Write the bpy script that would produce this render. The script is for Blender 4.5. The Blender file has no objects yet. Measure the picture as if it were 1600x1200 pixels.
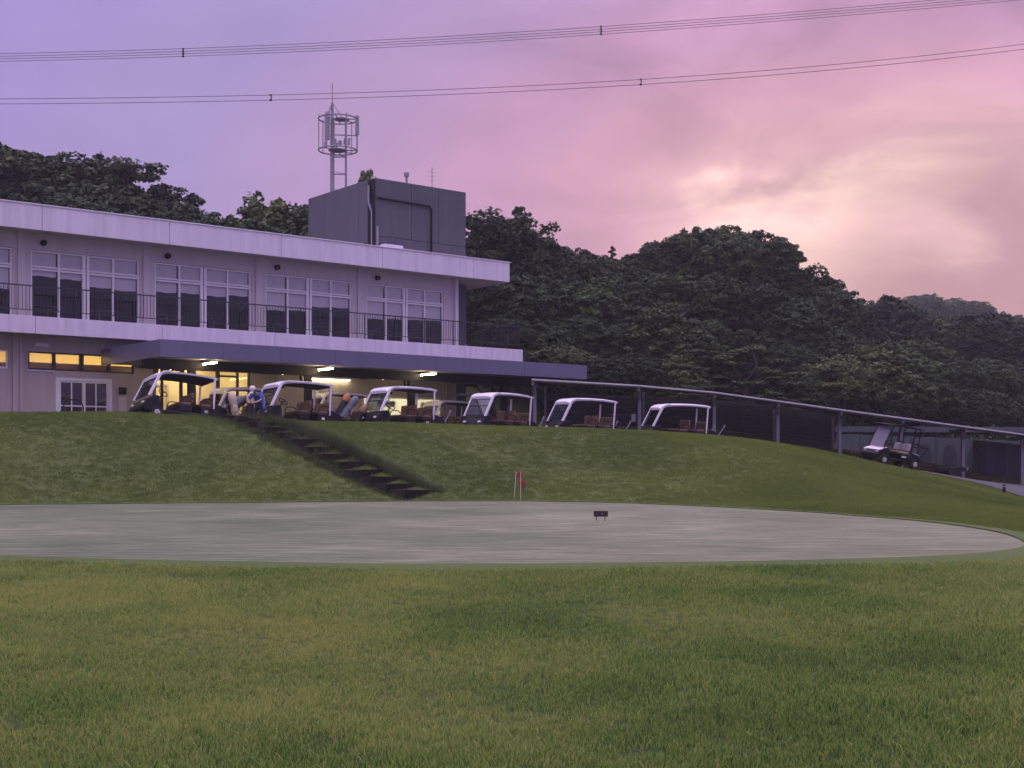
import bpy, bmesh, math, random
import numpy as np
from mathutils import Vector, Matrix, Euler
random.seed(7); RNG = np.random.default_rng(7)
SC = bpy.context.scene; COL = SC.collection
R = math.radians
# ------------------------------------------------------------------ camera
EYE = 1.15                                   # putting green is z = 0
cam = bpy.data.cameras.new('camera'); cam.sensor_width = 36; cam.lens = 45
cam.shift_y = 0.075; cam.clip_start = 0.1; cam.clip_end = 2000
camo = bpy.data.objects.new('camera', cam); COL.objects.link(camo)
camo.location = (0, 0, EYE); camo.rotation_euler = (R(90), 0, 0); SC.camera = camo
# ------------------------------------------------------------------ sky
SUN_AZ, SUN_EL = R(14.9), R(11.9)
GLOW = Vector((math.sin(SUN_AZ)*math.cos(SUN_EL), math.cos(SUN_AZ)*math.cos(SUN_EL), math.sin(SUN_EL)))
W = bpy.data.worlds.new('World'); SC.world = W; W.use_nodes = True
nt = W.node_tree; nt.nodes.clear()
def N(t, typ, **k):
    n = t.nodes.new(typ)
    for a, b in k.items():
        if a.startswith('i_'):
            key = a[2:]; key = int(key) if key.isdigit() else key
            n.inputs[key].default_value = b
        else: setattr(n, a, b)
    return n
def L(t, a, b): t.links.new(a, b)
def ramp(t, fac, stops, interp='LINEAR'):
    r = t.nodes.new('ShaderNodeValToRGB'); r.color_ramp.interpolation = interp
    el = r.color_ramp.elements
    while len(el) < len(stops): el.new(0.5)
    for e, (p, c) in zip(el, stops): e.position = p; e.color = (*c, 1)
    if fac is not None: L(t, fac, r.inputs[0])
    return r
def math_(t, op, a, b=None, c=None):
    n = N(t, 'ShaderNodeMath', operation=op)
    for i, x in enumerate((a, b, c)):
        if x is None: continue
        if isinstance(x, (int, float)): n.inputs[i].default_value = x
        else: L(t, x, n.inputs[i])
    return n.outputs[0]
def mrange(t, x, a, b, c=0., d=1., smooth=False):
    n = N(t, 'ShaderNodeMapRange', i_1=a, i_2=b, i_3=c, i_4=d)
    if smooth: n.interpolation_type = 'SMOOTHSTEP'
    L(t, x, n.inputs[0]); return n.outputs[0]
def mixc(t, f, a, b, mode='MIX'):
    n = N(t, 'ShaderNodeMix', data_type='RGBA', blend_type=mode)
    for i, x in ((0, f), (6, a), (7, b)):
        if isinstance(x, (int, float)): n.inputs[i].default_value = x
        elif isinstance(x, tuple): n.inputs[i].default_value = (*x, 1) if len(x) == 3 else x
        else: L(t, x, n.inputs[i])
    return n.outputs[2]
tc = N(nt, 'ShaderNodeTexCoord')
sep = N(nt, 'ShaderNodeSeparateXYZ'); L(nt, tc.outputs['Generated'], sep.inputs[0])
dotn = N(nt, 'ShaderNodeVectorMath', operation='DOT_PRODUCT'); dotn.inputs[1].default_value = GLOW
L(nt, tc.outputs['Generated'], dotn.inputs[0])
mp = N(nt, 'ShaderNodeMapping'); mp.inputs['Scale'].default_value = (5.0, 5.0, 11.0); mp.inputs['Rotation'].default_value = (0.12, 0.25, 0.4)
L(nt, tc.outputs['Generated'], mp.inputs[0])
n1 = N(nt, 'ShaderNodeTexNoise', i_Scale=1.1, i_Detail=6.0, i_Roughness=0.52, i_Distortion=0.5); L(nt, mp.outputs[0], n1.inputs['Vector'])
mp2 = N(nt, 'ShaderNodeMapping'); mp2.inputs['Location'].default_value = (3.3, 1.7, 0.6); mp2.inputs['Scale'].default_value = (3.2, 3.2, 8.0); mp2.inputs['Rotation'].default_value = (0.0, 0.3, 0.0)
L(nt, tc.outputs['Generated'], mp2.inputs[0])
n2 = N(nt, 'ShaderNodeTexNoise', i_Scale=1.6, i_Detail=5.0, i_Roughness=0.5, i_Distortion=0.8); L(nt, mp2.outputs[0], n2.inputs['Vector'])
nearglow = mrange(nt, dotn.outputs['Value'], 0.93, 1.0, 0.25, 1.0, True)
wob = math_(nt, 'MULTIPLY', math_(nt, 'SUBTRACT', n1.outputs[0], 0.5), math_(nt, 'MULTIPLY', nearglow, 0.03))
tt = math_(nt, 'ADD', dotn.outputs['Value'], wob)
tt = mrange(nt, math_(nt, 'SUBTRACT', tt, mrange(nt, sep.outputs[2], .20, .42, 0, .055, True)), 0.5, 1.0)
base = ramp(nt, tt, [(0.0, (.47, .345, .80)), (0.55, (.36, .28, .63)), (0.74, (.385, .29, .59)), (0.85, (.47, .30, .555)), (0.925, (.560, .302, .50)), (0.965, (.62, .322, .455)), (0.986, (.70, .40, .47)), (0.9985, (1.05, .70, .65))], 'EASE')
dark = math_(nt, 'ADD', mrange(nt, n2.outputs[0], 0.34, 0.66, 0.82, 1.08, True), math_(nt, 'MULTIPLY', math_(nt, 'SUBTRACT', n1.outputs[0], .5), .75))
darkm = mixc(nt, nearglow, (1, 1, 1), dark)
CLD = Vector(((1470-800)/2000, 1, (720-445)/2000)).normalized()
d3 = N(nt, 'ShaderNodeVectorMath', operation='DOT_PRODUCT'); d3.inputs[1].default_value = CLD; L(nt, tc.outputs['Generated'], d3.inputs[0])
bank = math_(nt, 'ADD', d3.outputs['Value'], math_(nt, 'MULTIPLY', math_(nt, 'SUBTRACT', n1.outputs[0], .5), .012))
darkm = mixc(nt, mrange(nt, bank, .9940, .9995, 0, .95, True), darkm, (.68, .62, .74), 'MULTIPLY')
c1 = mixc(nt, 1.0, base.outputs[0], darkm, 'MULTIPLY')
zen = mrange(nt, sep.outputs[2], 0.36, 0.95, 0.0, 1.0, True)
c2 = mixc(nt, zen, c1, (2.05, 1.70, 2.30))
bg = N(nt, 'ShaderNodeBackground', i_Strength=1.0); L(nt, c2, bg.inputs[0])
sky = N(nt, 'ShaderNodeTexSky', sky_type='NISHITA', sun_disc=False, sun_elevation=R(4), sun_rotation=SUN_AZ, altitude=200)
bg2 = N(nt, 'ShaderNodeBackground', i_Strength=0.008); L(nt, sky.outputs[0], bg2.inputs[0])
add = N(nt, 'ShaderNodeAddShader'); L(nt, bg.outputs[0], add.inputs[0]); L(nt, bg2.outputs[0], add.inputs[1])
wo = N(nt, 'ShaderNodeOutputWorld'); L(nt, add.outputs[0], wo.inputs[0])
sl = bpy.data.lights.new('sun', 'SUN'); sl.energy = 0.35; sl.angle = R(25); sl.color = (1, .72, .62)
so = bpy.data.objects.new('sun', sl); COL.objects.link(so); so.location = GLOW*300
so.rotation_euler = GLOW.to_track_quat('Z', 'Y').to_euler()
VS = SC.view_settings; VS.view_transform = 'Standard'; VS.look = 'None'; VS.exposure = 0; VS.gamma = 1; VS.use_curve_mapping = False
CY = SC.cycles; SC.render.engine = 'CYCLES'
CY.use_denoising = True; CY.max_bounces = 6; CY.diffuse_bounces = 3; CY.glossy_bounces = 3; CY.transmission_bounces = 4
CY.transparent_max_bounces = 10; CY.volume_bounces = 0; CY.caustics_reflective = False; CY.caustics_refractive = False
CY.sample_clamp_indirect = 4.0
# ------------------------------------------------------------------ materials
MATS = {}
def mat(name, col, rough=0.6, var=0.12, scale=3.0, bump=0.0, metal=0.0, spec=0.5, obj_var=0.0, streak=False):
    if name in MATS: return MATS[name]
    m = bpy.data.materials.new(name); m.use_nodes = True; t = m.node_tree
    p = t.nodes['Principled BSDF']; p.inputs['Roughness'].default_value = rough; p.inputs['Metallic'].default_value = metal
    p.inputs['Specular IOR Level'].default_value = spec
    c = N(t, 'ShaderNodeTexCoord'); src = c.outputs['Object']
    if streak:
        q = N(t, 'ShaderNodeMapping'); q.inputs['Scale'].default_value = (4, 4, .35); L(t, src, q.inputs[0]); src = q.outputs[0]
    n = N(t, 'ShaderNodeTexNoise', i_Scale=scale, i_Detail=5.0, i_Roughness=.6); L(t, src, n.inputs['Vector'])
    f = mrange(t, n.outputs[0], .3, .7)
    lo = tuple(x*(1-var) for x in col); hi = tuple(min(1, x*(1+var)) for x in col)
    cc = mixc(t, f, lo, hi)
    if obj_var:
        oi = N(t, 'ShaderNodeObjectInfo')
        cc = mixc(t, 1.0, cc, mrange(t, oi.outputs['Random'], 0, 1, 1-obj_var, 1+obj_var), 'MULTIPLY')
    L(t, cc, p.inputs['Base Color'])
    if bump:
        b = N(t, 'ShaderNodeBump', i_Strength=bump, i_Distance=.02); n3 = N(t, 'ShaderNodeTexNoise', i_Scale=scale*9, i_Detail=4.0)
        L(t, src, n3.inputs['Vector']); L(t, n3.outputs[0], b.inputs['Height']); L(t, b.outputs[0], p.inputs['Normal'])
    MATS[name] = m; return m
def glass(name, tint=(.9, .92, .95), refl=1.0, rough=0.02, base=0.04):
    if name in MATS: return MATS[name]
    m = bpy.data.materials.new(name); m.use_nodes = True; t = m.node_tree; t.nodes.clear()
    fr = N(t, 'ShaderNodeFresnel', i_IOR=1.5); f = math_(t, 'ADD', math_(t, 'MULTIPLY', fr.outputs[0], refl), base)
    tr = N(t, 'ShaderNodeBsdfTransparent'); tr.inputs[0].default_value = (*tint, 1)
    gl = N(t, 'ShaderNodeBsdfGlossy', i_Roughness=rough)
    mx = N(t, 'ShaderNodeMixShader'); L(t, f, mx.inputs[0]); L(t, tr.outputs[0], mx.inputs[1]); L(t, gl.outputs[0], mx.inputs[2])
    o = N(t, 'ShaderNodeOutputMaterial'); L(t, mx.outputs[0], o.inputs[0]); MATS[name] = m; return m
def frosted(name, col):
    m = bpy.data.materials.new(name); m.use_nodes = True; t = m.node_tree; t.nodes.clear()
    a = N(t, 'ShaderNodeBsdfTranslucent'); a.inputs[0].default_value = (*col, 1)
    b = N(t, 'ShaderNodeBsdfTransparent'); b.inputs[0].default_value = (*col, 1)
    g = N(t, 'ShaderNodeBsdfGlossy', i_Roughness=.25)
    mx = N(t, 'ShaderNodeMixShader', i_0=.35); L(t, a.outputs[0], mx.inputs[1]); L(t, b.outputs[0], mx.inputs[2])
    m2 = N(t, 'ShaderNodeMixShader', i_0=.06); L(t, mx.outputs[0], m2.inputs[1]); L(t, g.outputs[0], m2.inputs[2])
    o = N(t, 'ShaderNodeOutputMaterial'); L(t, m2.outputs[0], o.inputs[0]); MATS[name] = m; return m
def emit(name, col, s):
    m = bpy.data.materials.new(name); m.use_nodes = True; t = m.node_tree; t.nodes.clear()
    e = N(t, 'ShaderNodeEmission', i_Strength=s); e.inputs[0].default_value = (*col, 1)
    o = N(t, 'ShaderNodeOutputMaterial'); L(t, e.outputs[0], o.inputs[0]); MATS[name] = m; return m
def turf(name, cols, sc=.55, fine=26., bump=.6, rough=.85, streaks=None, spec=.2, leaf=0, span=.22):
    """grass colours laid out over world position, shared by the ground sheet and the blades"""
    m = bpy.data.materials.new(name); m.use_nodes = True; t = m.node_tree; p = t.nodes['Principled BSDF']
    p.inputs['Roughness'].default_value = rough; p.inputs['Specular IOR Level'].default_value = spec
    g = N(t, 'ShaderNodeNewGeometry'); pos = g.outputs['Position']
    big = N(t, 'ShaderNodeTexNoise', i_Scale=sc, i_Detail=5.0, i_Roughness=.62, i_Distortion=.3); L(t, pos, big.inputs['Vector'])
    mid = N(t, 'ShaderNodeTexNoise', i_Scale=sc*.37, i_Detail=3.0); q = N(t, 'ShaderNodeMapping'); q.inputs['Location'].default_value = (11, 5, 2)
    L(t, pos, q.inputs[0]); L(t, q.outputs[0], mid.inputs['Vector'])
    fn = N(t, 'ShaderNodeTexNoise', i_Scale=fine, i_Detail=3.0, i_Roughness=.7); L(t, pos, fn.inputs['Vector'])
    v = math_(t, 'ADD', math_(t, 'MULTIPLY', big.outputs[0], .6), math_(t, 'MULTIPLY', mid.outputs[0], .4))
    v = math_(t, 'ADD', v, math_(t, 'MULTIPLY', math_(t, 'SUBTRACT', fn.outputs[0], .5), .22))
    if leaf: v = math_(t, 'ADD', v, math_(t, 'MULTIPLY', math_(t, 'SUBTRACT', g.outputs['Random Per Island'], .5), leaf))
    if streaks:
        q2 = N(t, 'ShaderNodeMapping'); q2.inputs['Scale'].default_value = streaks; q2.inputs['Rotation'].default_value = (0, 0, R(4)); L(t, pos, q2.inputs[0])
        sn = N(t, 'ShaderNodeTexNoise', i_Scale=1.0, i_Detail=6.0, i_Roughness=.65); L(t, q2.outputs[0], sn.inputs['Vector'])
        v = math_(t, 'ADD', v, math_(t, 'MULTIPLY', math_(t, 'SUBTRACT', sn.outputs[0], .5), 1.3))
    n = len(cols); r = ramp(t, mrange(t, v, .5-span, .5+span), [(i/(n-1), c) for i, c in enumerate(cols)])
    L(t, r.outputs[0], p.inputs['Base Color'])
    if bump:
        b = N(t, 'ShaderNodeBump', i_Strength=bump, i_Distance=.05); L(t, fn.outputs[0], b.inputs['Height']); L(t, b.outputs[0], p.inputs['Normal'])
    if leaf:
        tl_ = N(t, 'ShaderNodeBsdfTranslucent'); L(t, r.outputs[0], tl_.inputs[0]); ms = N(t, 'ShaderNodeMixShader', i_0=.4)
        L(t, p.outputs[0], ms.inputs[1]); L(t, tl_.outputs[0], ms.inputs[2]); L(t, ms.outputs[0], t.nodes['Material Output'].inputs[0])
    MATS[name] = m; return m
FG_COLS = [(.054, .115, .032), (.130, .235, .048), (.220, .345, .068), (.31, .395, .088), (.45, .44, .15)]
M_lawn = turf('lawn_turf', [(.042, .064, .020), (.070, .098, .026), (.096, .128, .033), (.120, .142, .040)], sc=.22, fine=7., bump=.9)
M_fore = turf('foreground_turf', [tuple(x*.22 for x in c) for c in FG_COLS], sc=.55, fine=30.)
M_blade = turf('grass_blade', FG_COLS, sc=.55, fine=30., bump=0, rough=.55, spec=.25, leaf=.42, span=.19)
M_bankblade = turf('bank_blade', [(.072, .112, .030), (.124, .180, .040), (.180, .240, .050), (.23, .275, .064)], sc=.22, fine=4., bump=0, leaf=.10)
M_green = turf('putting_turf', [(.060, .090, .040), (.100, .130, .066), (.145, .164, .096), (.25, .26, .172)], sc=.3, fine=9., bump=.3, rough=.7, streaks=(.9, 7.5, 1), spec=.25)
M_fringe = turf('fringe_turf', [(.066, .105, .026), (.080, .122, .030), (.096, .130, .036)], sc=.5, fine=30., bump=.5)
M_verge = turf('verge_turf', [(.06, .045, .022), (.08, .062, .028), (.09, .085, .034)], sc=.8, fine=9.)
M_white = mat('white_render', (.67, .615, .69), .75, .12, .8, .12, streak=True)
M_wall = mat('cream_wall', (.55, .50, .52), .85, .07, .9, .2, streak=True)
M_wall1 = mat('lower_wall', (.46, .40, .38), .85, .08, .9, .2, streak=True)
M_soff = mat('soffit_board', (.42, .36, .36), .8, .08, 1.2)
M_canopy = mat('blue_grey_cladding', (.115, .115, .185), .45, .08, .7, .05, streak=True)
M_tower = mat('grey_tower_panel', (.084, .084, .104), .8, .10, .6, .2, streak=True)
M_black = mat('black_steel', (.006, .006, .007), .6, .2, spec=.2)
M_rail = mat('dark_railing', (.025, .024, .028), .5, .2)
M_alu = mat('white_window_frame', (.80, .78, .80), .45, .04)
M_dframe = mat('dark_window_frame', (.03, .026, .026), .5, .1)
M_blind = mat('roller_blind', (.82, .80, .80), .9, .06, 2.)
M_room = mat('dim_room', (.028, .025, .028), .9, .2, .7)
M_lobby = mat('lobby_plaster', (.72, .62, .42), .9, .06, .6)
M_tile = mat('terrace_floor', (.14, .13, .135), .8, .15, 1.4, .2)
M_asph = mat('asphalt', (.055, .053, .062), .85, .2, 1.8, .5)
M_steel = mat('galvanised_steel', (.30, .29, .31), .5, .12, 4., metal=.3)
M_shedpost = mat('shed_post_paint', (.17, .16, .175), .6, .12, 3.)
M_shedroof = mat('shed_roof_metal', (.12, .115, .125), .5, .15, 2.)
M_board = mat('dark_boarding', (.020, .018, .022), .8, .3, 3., .1, obj_var=.35)
M_teal = mat('teal_panel', (.072, .092, .098), .7, .14, 1.2, .1, streak=True)
M_tealdk = mat('dark_teal_panel', (.035, .045, .062), .75, .15, 1.2, .1)
M_pole = mat('mast_galvanised', (.27, .26, .29), .5, .12, 3., metal=.2)
M_cable = mat('power_cable', (.10, .085, .11), .6, .1)
M_pane = glass('window_glass', (.92, .92, .93), .34, base=.015)
M_clear = glass('windscreen_glass', (.80, .82, .84), .8, base=.04)
M_frost = frosted('frosted_glass', (.95, .85, .62)); M_frostw = frosted('frosted_white_glass', (.92, .93, .86))
M_lamp = emit('tube_light', (1, .80, .46), 115.); M_lampb = emit('added_rear_tube', (1, .78, .44), 27.); M_strip = emit('strip_light', (1, .80, .46), 45.)  # the rear one is for unseen tubes added to brighten the wall
M_lampw = emit('lobby_window_glow', (1, .79, .42), 46.)  # for room lamps, mostly added behind the lit windows
M_lampo = emit('store_window_glow', (1, .77, .40), 80.)
M_lampg = emit('office_window_glow', (1, .95, .74), 90.)
# ------------------------------------------------------------------ helpers
class MB:
    def __init__(s): s.v = []; s.f = []
    def add(s, v, f):
        o = len(s.v); s.v += [tuple(p) for p in v]; s.f += [tuple(i+o for i in q) for q in f]; return s
    def box(s, x0, x1, y0, y1, z0, z1):
        v = [(x, y, z) for z in (z0, z1) for x, y in ((x0, y0), (x1, y0), (x1, y1), (x0, y1))]
        return s.add(v, [(3, 2, 1, 0), (4, 5, 6, 7), (0, 1, 5, 4), (1, 2, 6, 5), (2, 3, 7, 6), (3, 0, 4, 7)])
    def obox(s, c, size, rot=(0, 0, 0)):
        m = Euler(rot).to_matrix(); b = MB().box(*[w for d in size for w in (-d/2, d/2)])
        return s.add([m @ Vector(p) + Vector(c) for p in b.v], b.f)
    def tube(s, pts, r, n=6, cap=True):
        pts = [Vector(p) for p in pts]; rr = r if isinstance(r, (list, tuple)) else [r]*len(pts); rings = []
        up = None
        for i, p in enumerate(pts):
            d = (pts[min(i+1, len(pts)-1)] - pts[max(i-1, 0)]).normalized()
            if up is None: up = Vector((0, 0, 1)) if abs(d.z) < .9 else Vector((1, 0, 0))
            a = d.cross(up)
            if a.length < 1e-4: a = d.orthogonal()
            a.normalize(); b = a.cross(d).normalized(); up = b
            rings.append([p + rr[i]*(math.cos(2*math.pi*k/n)*a + math.sin(2*math.pi*k/n)*b) for k in range(n)])
        v = [q for g in rings for q in g]; f = []
        for i in range(len(pts)-1):
            for k in range(n): f.append((i*n+k, i*n+(k+1) % n, (i+1)*n+(k+1) % n, (i+1)*n+k))
        if cap: f.append(tuple(range(n))[::-1]); f.append(tuple((len(pts)-1)*n+k for k in range(n)))
        return s.add(v, f)
    def prism(s, poly, y0, y1):                 # polygon in x,z pushed through y
        n = len(poly); v = [(x, y0, z) for x, z in poly] + [(x, y1, z) for x, z in poly]
        return s.add(v, [tuple(range(n)), tuple(range(2*n-1, n-1, -1))] + [(i, i+n, (i+1) % n+n, (i+1) % n) for i in range(n)])
    def lathe(s, prof, n=16, ax='z', c=(0, 0, 0)):
        v = []; f = []
        for r, h in prof:
            for k in range(n):
                a = 2*math.pi*k/n; x, y = r*math.cos(a), r*math.sin(a)
                p = (x, y, h) if ax == 'z' else (x, h, y)
                v.append((p[0]+c[0], p[1]+c[1], p[2]+c[2]))
        for i in range(len(prof)-1):
            for k in range(n): f.append((i*n+k, i*n+(k+1) % n, (i+1)*n+(k+1) % n, (i+1)*n+k))
        f.append(tuple(range(n))[::-1]); f.append(tuple((len(prof)-1)*n+k for k in range(n)))
        return s.add(v, f)
    def mesh(s, name, m, smooth=False):
        me = bpy.data.meshes.new(name); me.from_pydata(s.v, [], s.f); me.materials.append(m)
        bm = bmesh.new(); bm.from_mesh(me); bmesh.ops.recalc_face_normals(bm, faces=bm.faces); bm.to_mesh(me); bm.free()
        if smooth:
            me.polygons.foreach_set('use_smooth', [True]*len(me.polygons))
            try: me.set_sharp_from_angle(angle=R(40))
            except Exception: pass
        return me
    def build(s, name, m, parent=None, org=(0, 0, 0), smooth=False, bevel=0):
        if org != (0, 0, 0): s.v = [(p[0]-org[0], p[1]-org[1], p[2]-org[2]) for p in s.v]
        o = place(name, s.mesh(name, m, smooth), parent)
        if bevel:
            b = o.modifiers.new('bevel', 'BEVEL'); b.width = bevel; b.segments = 2; b.limit_method = 'ANGLE'
        return o
def place(name, me, parent=None, loc=(0, 0, 0), rot=(0, 0, 0), scale=None):
    o = bpy.data.objects.new(name, me); COL.objects.link(o); o.location = loc; o.rotation_euler = rot
    if scale: o.scale = scale
    if parent: o.parent = parent
    return o
def tag(o, label=None, cat=None, group=None, kind=None):
    for k, v in (('label', label), ('category', cat), ('group', group), ('kind', kind)):
        if v: o[k] = v
    return o
def thing(name, label, cat, loc=(0, 0, 0), rz=0, group=None, rot=None):
    o = bpy.data.objects.new(name, None); COL.objects.link(o); o.empty_display_size = .3
    o.location = loc; o.rotation_euler = rot or (0, 0, rz); return tag(o, label, cat, group)
def copy_tree(o, parent=None):
    c = o.copy(); COL.objects.link(c)
    if parent: c.parent = parent
    for ch in list(o.children): copy_tree(ch, c)
    return c
def smoothstep(x): x = np.clip(x, 0, 1); return x*x*(3-2*x)
# ------------------------------------------------------------------ ground shape
TH = R(51.5); S_, C_ = math.sin(TH), math.cos(TH); BROT = math.pi/2 - TH
def bw(s, c): return (s*S_ - c*C_, s*C_ + c*S_)         # facade frame (along, away) to world x, y
GREEN = [(7.3, 18.4), (6.85, 17.0), (6.0, 15.85), (5.0, 15.15), (3.66, 14.65), (1.42, 14.2), (-.7, 14.0), (-2.86, 14.3), (-4.4, 14.65), (-6.1, 15.3), (-9.5, 17.5), (-13, 21), (-15.3, 25), (-15.8, 29), (-14.9, 31.8), (-13.1, 33), (-10.1, 33.8), (-6.9, 34.8), (-3.6, 35.7), (0, 36.1), (2.2, 35.2), (3.6, 33.6), (5.0, 31.5), (6.0, 29.4), (7.15, 26.1), (7.8, 22.3), (7.7, 20.2)]
GC = (-3.2, 24.)
_ga = np.array([math.atan2(y-GC[1], x-GC[0]) for x, y in GREEN]); _gr = np.array([math.hypot(x-GC[0], y-GC[1]) for x, y in GREEN])
_o = np.argsort(_ga); _ga, _gr = _ga[_o], _gr[_o]
_ga3 = np.concatenate([_ga-2*np.pi, _ga, _ga+2*np.pi]); _gr3 = np.tile(_gr, 3)
def gR(a):
    return sum(np.interp(a+d, _ga3, _gr3) for d in (-.05, -.025, 0, .025, .05))/5
def px(x, y, d): return ((x-800)/2000*d, d, EYE+(720-y)/2000*d)
CREST = [px(*q) for q in ((-250, 650, 39), (-100, 648, 40.5), (0, 647.5, 41.5), (100, 647, 42.2), (200, 647, 43), (300, 652, 43.5), (430, 658, 44.2), (560, 661.5, 45), (650, 664, 45.8), (800, 670, 47), (900, 674.5, 48), (1000, 679, 48.7), (1100, 685, 49.5), (1150, 689, 50), (1250, 700, 51), (1343, 720, 52.5), (1427, 736, 53), (1465, 744, 53), (1519, 755, 52.3), (1555, 766, 51.5), (1600, 780, 50), (1720, 805, 48))]
POSTS = [(1.0, 56.2, 2.05), (5.77, 58, 2.0), (9.4, 59.5, 1.9), (12.66, 61, 1.66), (16.0, 62.5, 1.24), (19.3, 63.5, .76), (22.9, 65, .27), (26.3, 66, -.07), (30, 67, -.4)]
EAVES = [4.62, 4.46, 4.24, 3.91, 3.56, 3.19, 2.81, 2.43, 2.03]
CARTS = [(-11.75, 45.0, 50), (-7.9, 46.8, 50), (-4.2, 48.6, 50), (-.5, 50.6, 46), (2.9, 52.4, 62), (7.0, 54.4, 74)]
CARTZ = [2.29, 2.24, 2.16, 2.02, 1.90, 1.76]
K = []
for X in (-45, -25, -12, -4, 4, 12, 25, 45):
    for Y, z in ((-12, -.5), (0, -.40), (4, -.36), (8, -.24)): K.append((X, Y, z))
for X in (-20, -12, -5, 0, 5, 12): K.append((X, 12, -.06))
K += [(14, 16, -.1), (20, 22, -.3), (28, 30, -.6), (40, 45, -1.2), (-26, 24, .1), (-40, 30, .3), (-24, 33, .35), (14, 24, -.08), (18, 36, -.5), (24, 42, -1.0)]
K += [px(*q) for q in ((1600, 812, 28), (1600, 798, 37), (1600, 788, 44), (1500, 800, 30), (1500, 780, 37.5), (1500, 764, 45), (1400, 785, 31), (1400, 758, 39), (1400, 740, 46))]
for a in np.linspace(-np.pi, np.pi, 26, endpoint=False):
    r = float(gR(a)); K.append((GC[0]+r*math.cos(a)*1.02, GC[1]+r*math.sin(a)*1.02, 0)); K.append((GC[0]+.55*r*math.cos(a), GC[1]+.55*r*math.sin(a), 0))
K += CREST
for i, p in enumerate(CREST):
    if i < 13: K.append((p[0]*1.03, p[1]+1.6, p[2]-.24))
for (x, y, _), z in zip(CARTS, CARTZ): K.append((x, y, z))
for s, c, z in ((8, 44, 2.42), (14, 46, 2.4), (20, 47, 2.32), (26, 46.5, 2.25), (32, 46, 2.15), (37, 46, 2.06), (8, 58, 2.5), (20, 58, 2.5), (30, 58, 2.4), (38, 56, 2.2), (-5, 50, 2.5)): K.append((*bw(s, c), z))
K += [(16.9, 54.5, .76), (15.2, 54.2, 1.02), (19, 58, .6), (14, 57, 1.3), (11, 57, 1.62), (22, 58, .1), (25, 60, -.2)]
for x, y, z in POSTS: K.append((x, y, z)); K.append((x+.6, y+4.5, z+.45))
K += [(33, 55, -.9), (38, 65, -.9), (44, 75, -.8), (30, 73, .4), (45, 60, -1.4)]
for X, Y, z in ((-34, 66, 4), (-26, 66, 3.6), (-18, 68, 3.4), (-8, 71, 3.4), (0, 71, 3.3), (8, 71, 3.2), (16, 73, 2.6), (24, 76, 1.5),
                (-36, 80, 10), (-26, 80, 9.5), (-18, 80, 7.5), (-10, 82, 6.5), (0, 84, 7.5), (8, 86, 8), (16, 86, 7.5), (24, 88, 5), (34, 88, 2.5),
                (-36, 100, 12), (-20, 100, 11), (0, 100, 11), (14, 100, 11.5), (24, 100, 8.5), (34, 104, 5), (46, 100, 3), (56, 104, 2), (60, 84, 0),
                (-30, 125, 12), (0, 125, 12), (25, 125, 10), (50, 125, 7), (70, 110, 5)): K.append((X, Y, z))
K = np.array(K, float)
def _U(r2): return np.where(r2 > 1e-9, r2*np.log(np.maximum(r2, 1e-9))*.5, 0)
_n = len(K); _d = ((K[:, None, :2]-K[None, :, :2])**2).sum(-1)
_A = np.zeros((_n+3, _n+3)); _A[:_n, :_n] = _U(_d)+np.eye(_n)*.3; _A[:_n, _n] = 1; _A[:_n, _n+1:] = K[:, :2]
_A[_n:, :_n] = _A[:_n, _n:].T
_w = np.linalg.solve(_A, np.concatenate([K[:, 2], np.zeros(3)]))
def hz(X, Y):
    X = np.atleast_1d(np.asarray(X, float)); Y = np.atleast_1d(np.asarray(Y, float)); sh = X.shape; X = X.ravel(); Y = Y.ravel()
    cx = np.clip(X, -45, 70); cy = np.clip(Y, -12, 125); out = np.zeros(len(X))
    for i in range(0, len(X), 4000):
        a, b = cx[i:i+4000], cy[i:i+4000]
        out[i:i+4000] = _U((a[:, None]-K[None, :, 0])**2+(b[:, None]-K[None, :, 1])**2) @ _w[:_n] + _w[_n] + _w[_n+1]*a + _w[_n+2]*b
    out += 15.5*smoothstep((Y-150)/120)*smoothstep((X-18)/60)*(1-.42*smoothstep((X-.345*Y+6)/28)) + 12*smoothstep((Y-125)/80)*smoothstep((5-X)/40)
    # dead flat inside the putting green, a soft lip round it
    r = np.hypot(X-GC[0], Y-GC[1])/gR(np.arctan2(Y-GC[1], X-GC[0])); out *= smoothstep((r-1.0)/.09)
    return out.reshape(sh)
def H(x, y): return float(hz(x, y)[0])
def grid_mesh(name, xs, ys, m, dz=0.):
    X, Y = np.meshgrid(xs, ys); Z = hz(X, Y)+dz; v = np.stack([X, Y, Z], -1).reshape(-1, 3)
    nx, ny = len(xs), len(ys); i = np.arange((ny-1)*(nx-1)); a = i//(nx-1)*nx+i % (nx-1)
    return np_mesh(name, v, np.stack([a, a+1, a+nx+1, a+nx], -1), m, True)
def np_mesh(name, v, q, m, smooth=False):
    me = bpy.data.meshes.new(name); k = q.shape[1]
    me.vertices.add(len(v)); me.vertices.foreach_set('co', np.asarray(v, np.float32).ravel())
    me.loops.add(q.size); me.loops.foreach_set('vertex_index', q.astype(np.int32).ravel())
    me.polygons.add(len(q)); me.polygons.foreach_set('loop_start', np.arange(0, q.size, k, dtype=np.int32)); me.polygons.foreach_set('loop_total', np.full(len(q), k, np.int32))
    if smooth: me.polygons.foreach_set('use_smooth', np.ones(len(q), bool))
    me.materials.append(m); me.update(calc_edges=True); me.validate(); return me
def axis(a, b, st, lo, hi):
    mid = list(np.arange(a, b+.01, st)); l = []; x = a; s = st
    while x > lo: s *= 1.25; x -= s; l.append(max(x, lo))
    r = []; x = b; s = st
    while x < hi: s *= 1.25; x += s; r.append(min(x, hi))
    return np.array(l[::-1]+mid+r)
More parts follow.
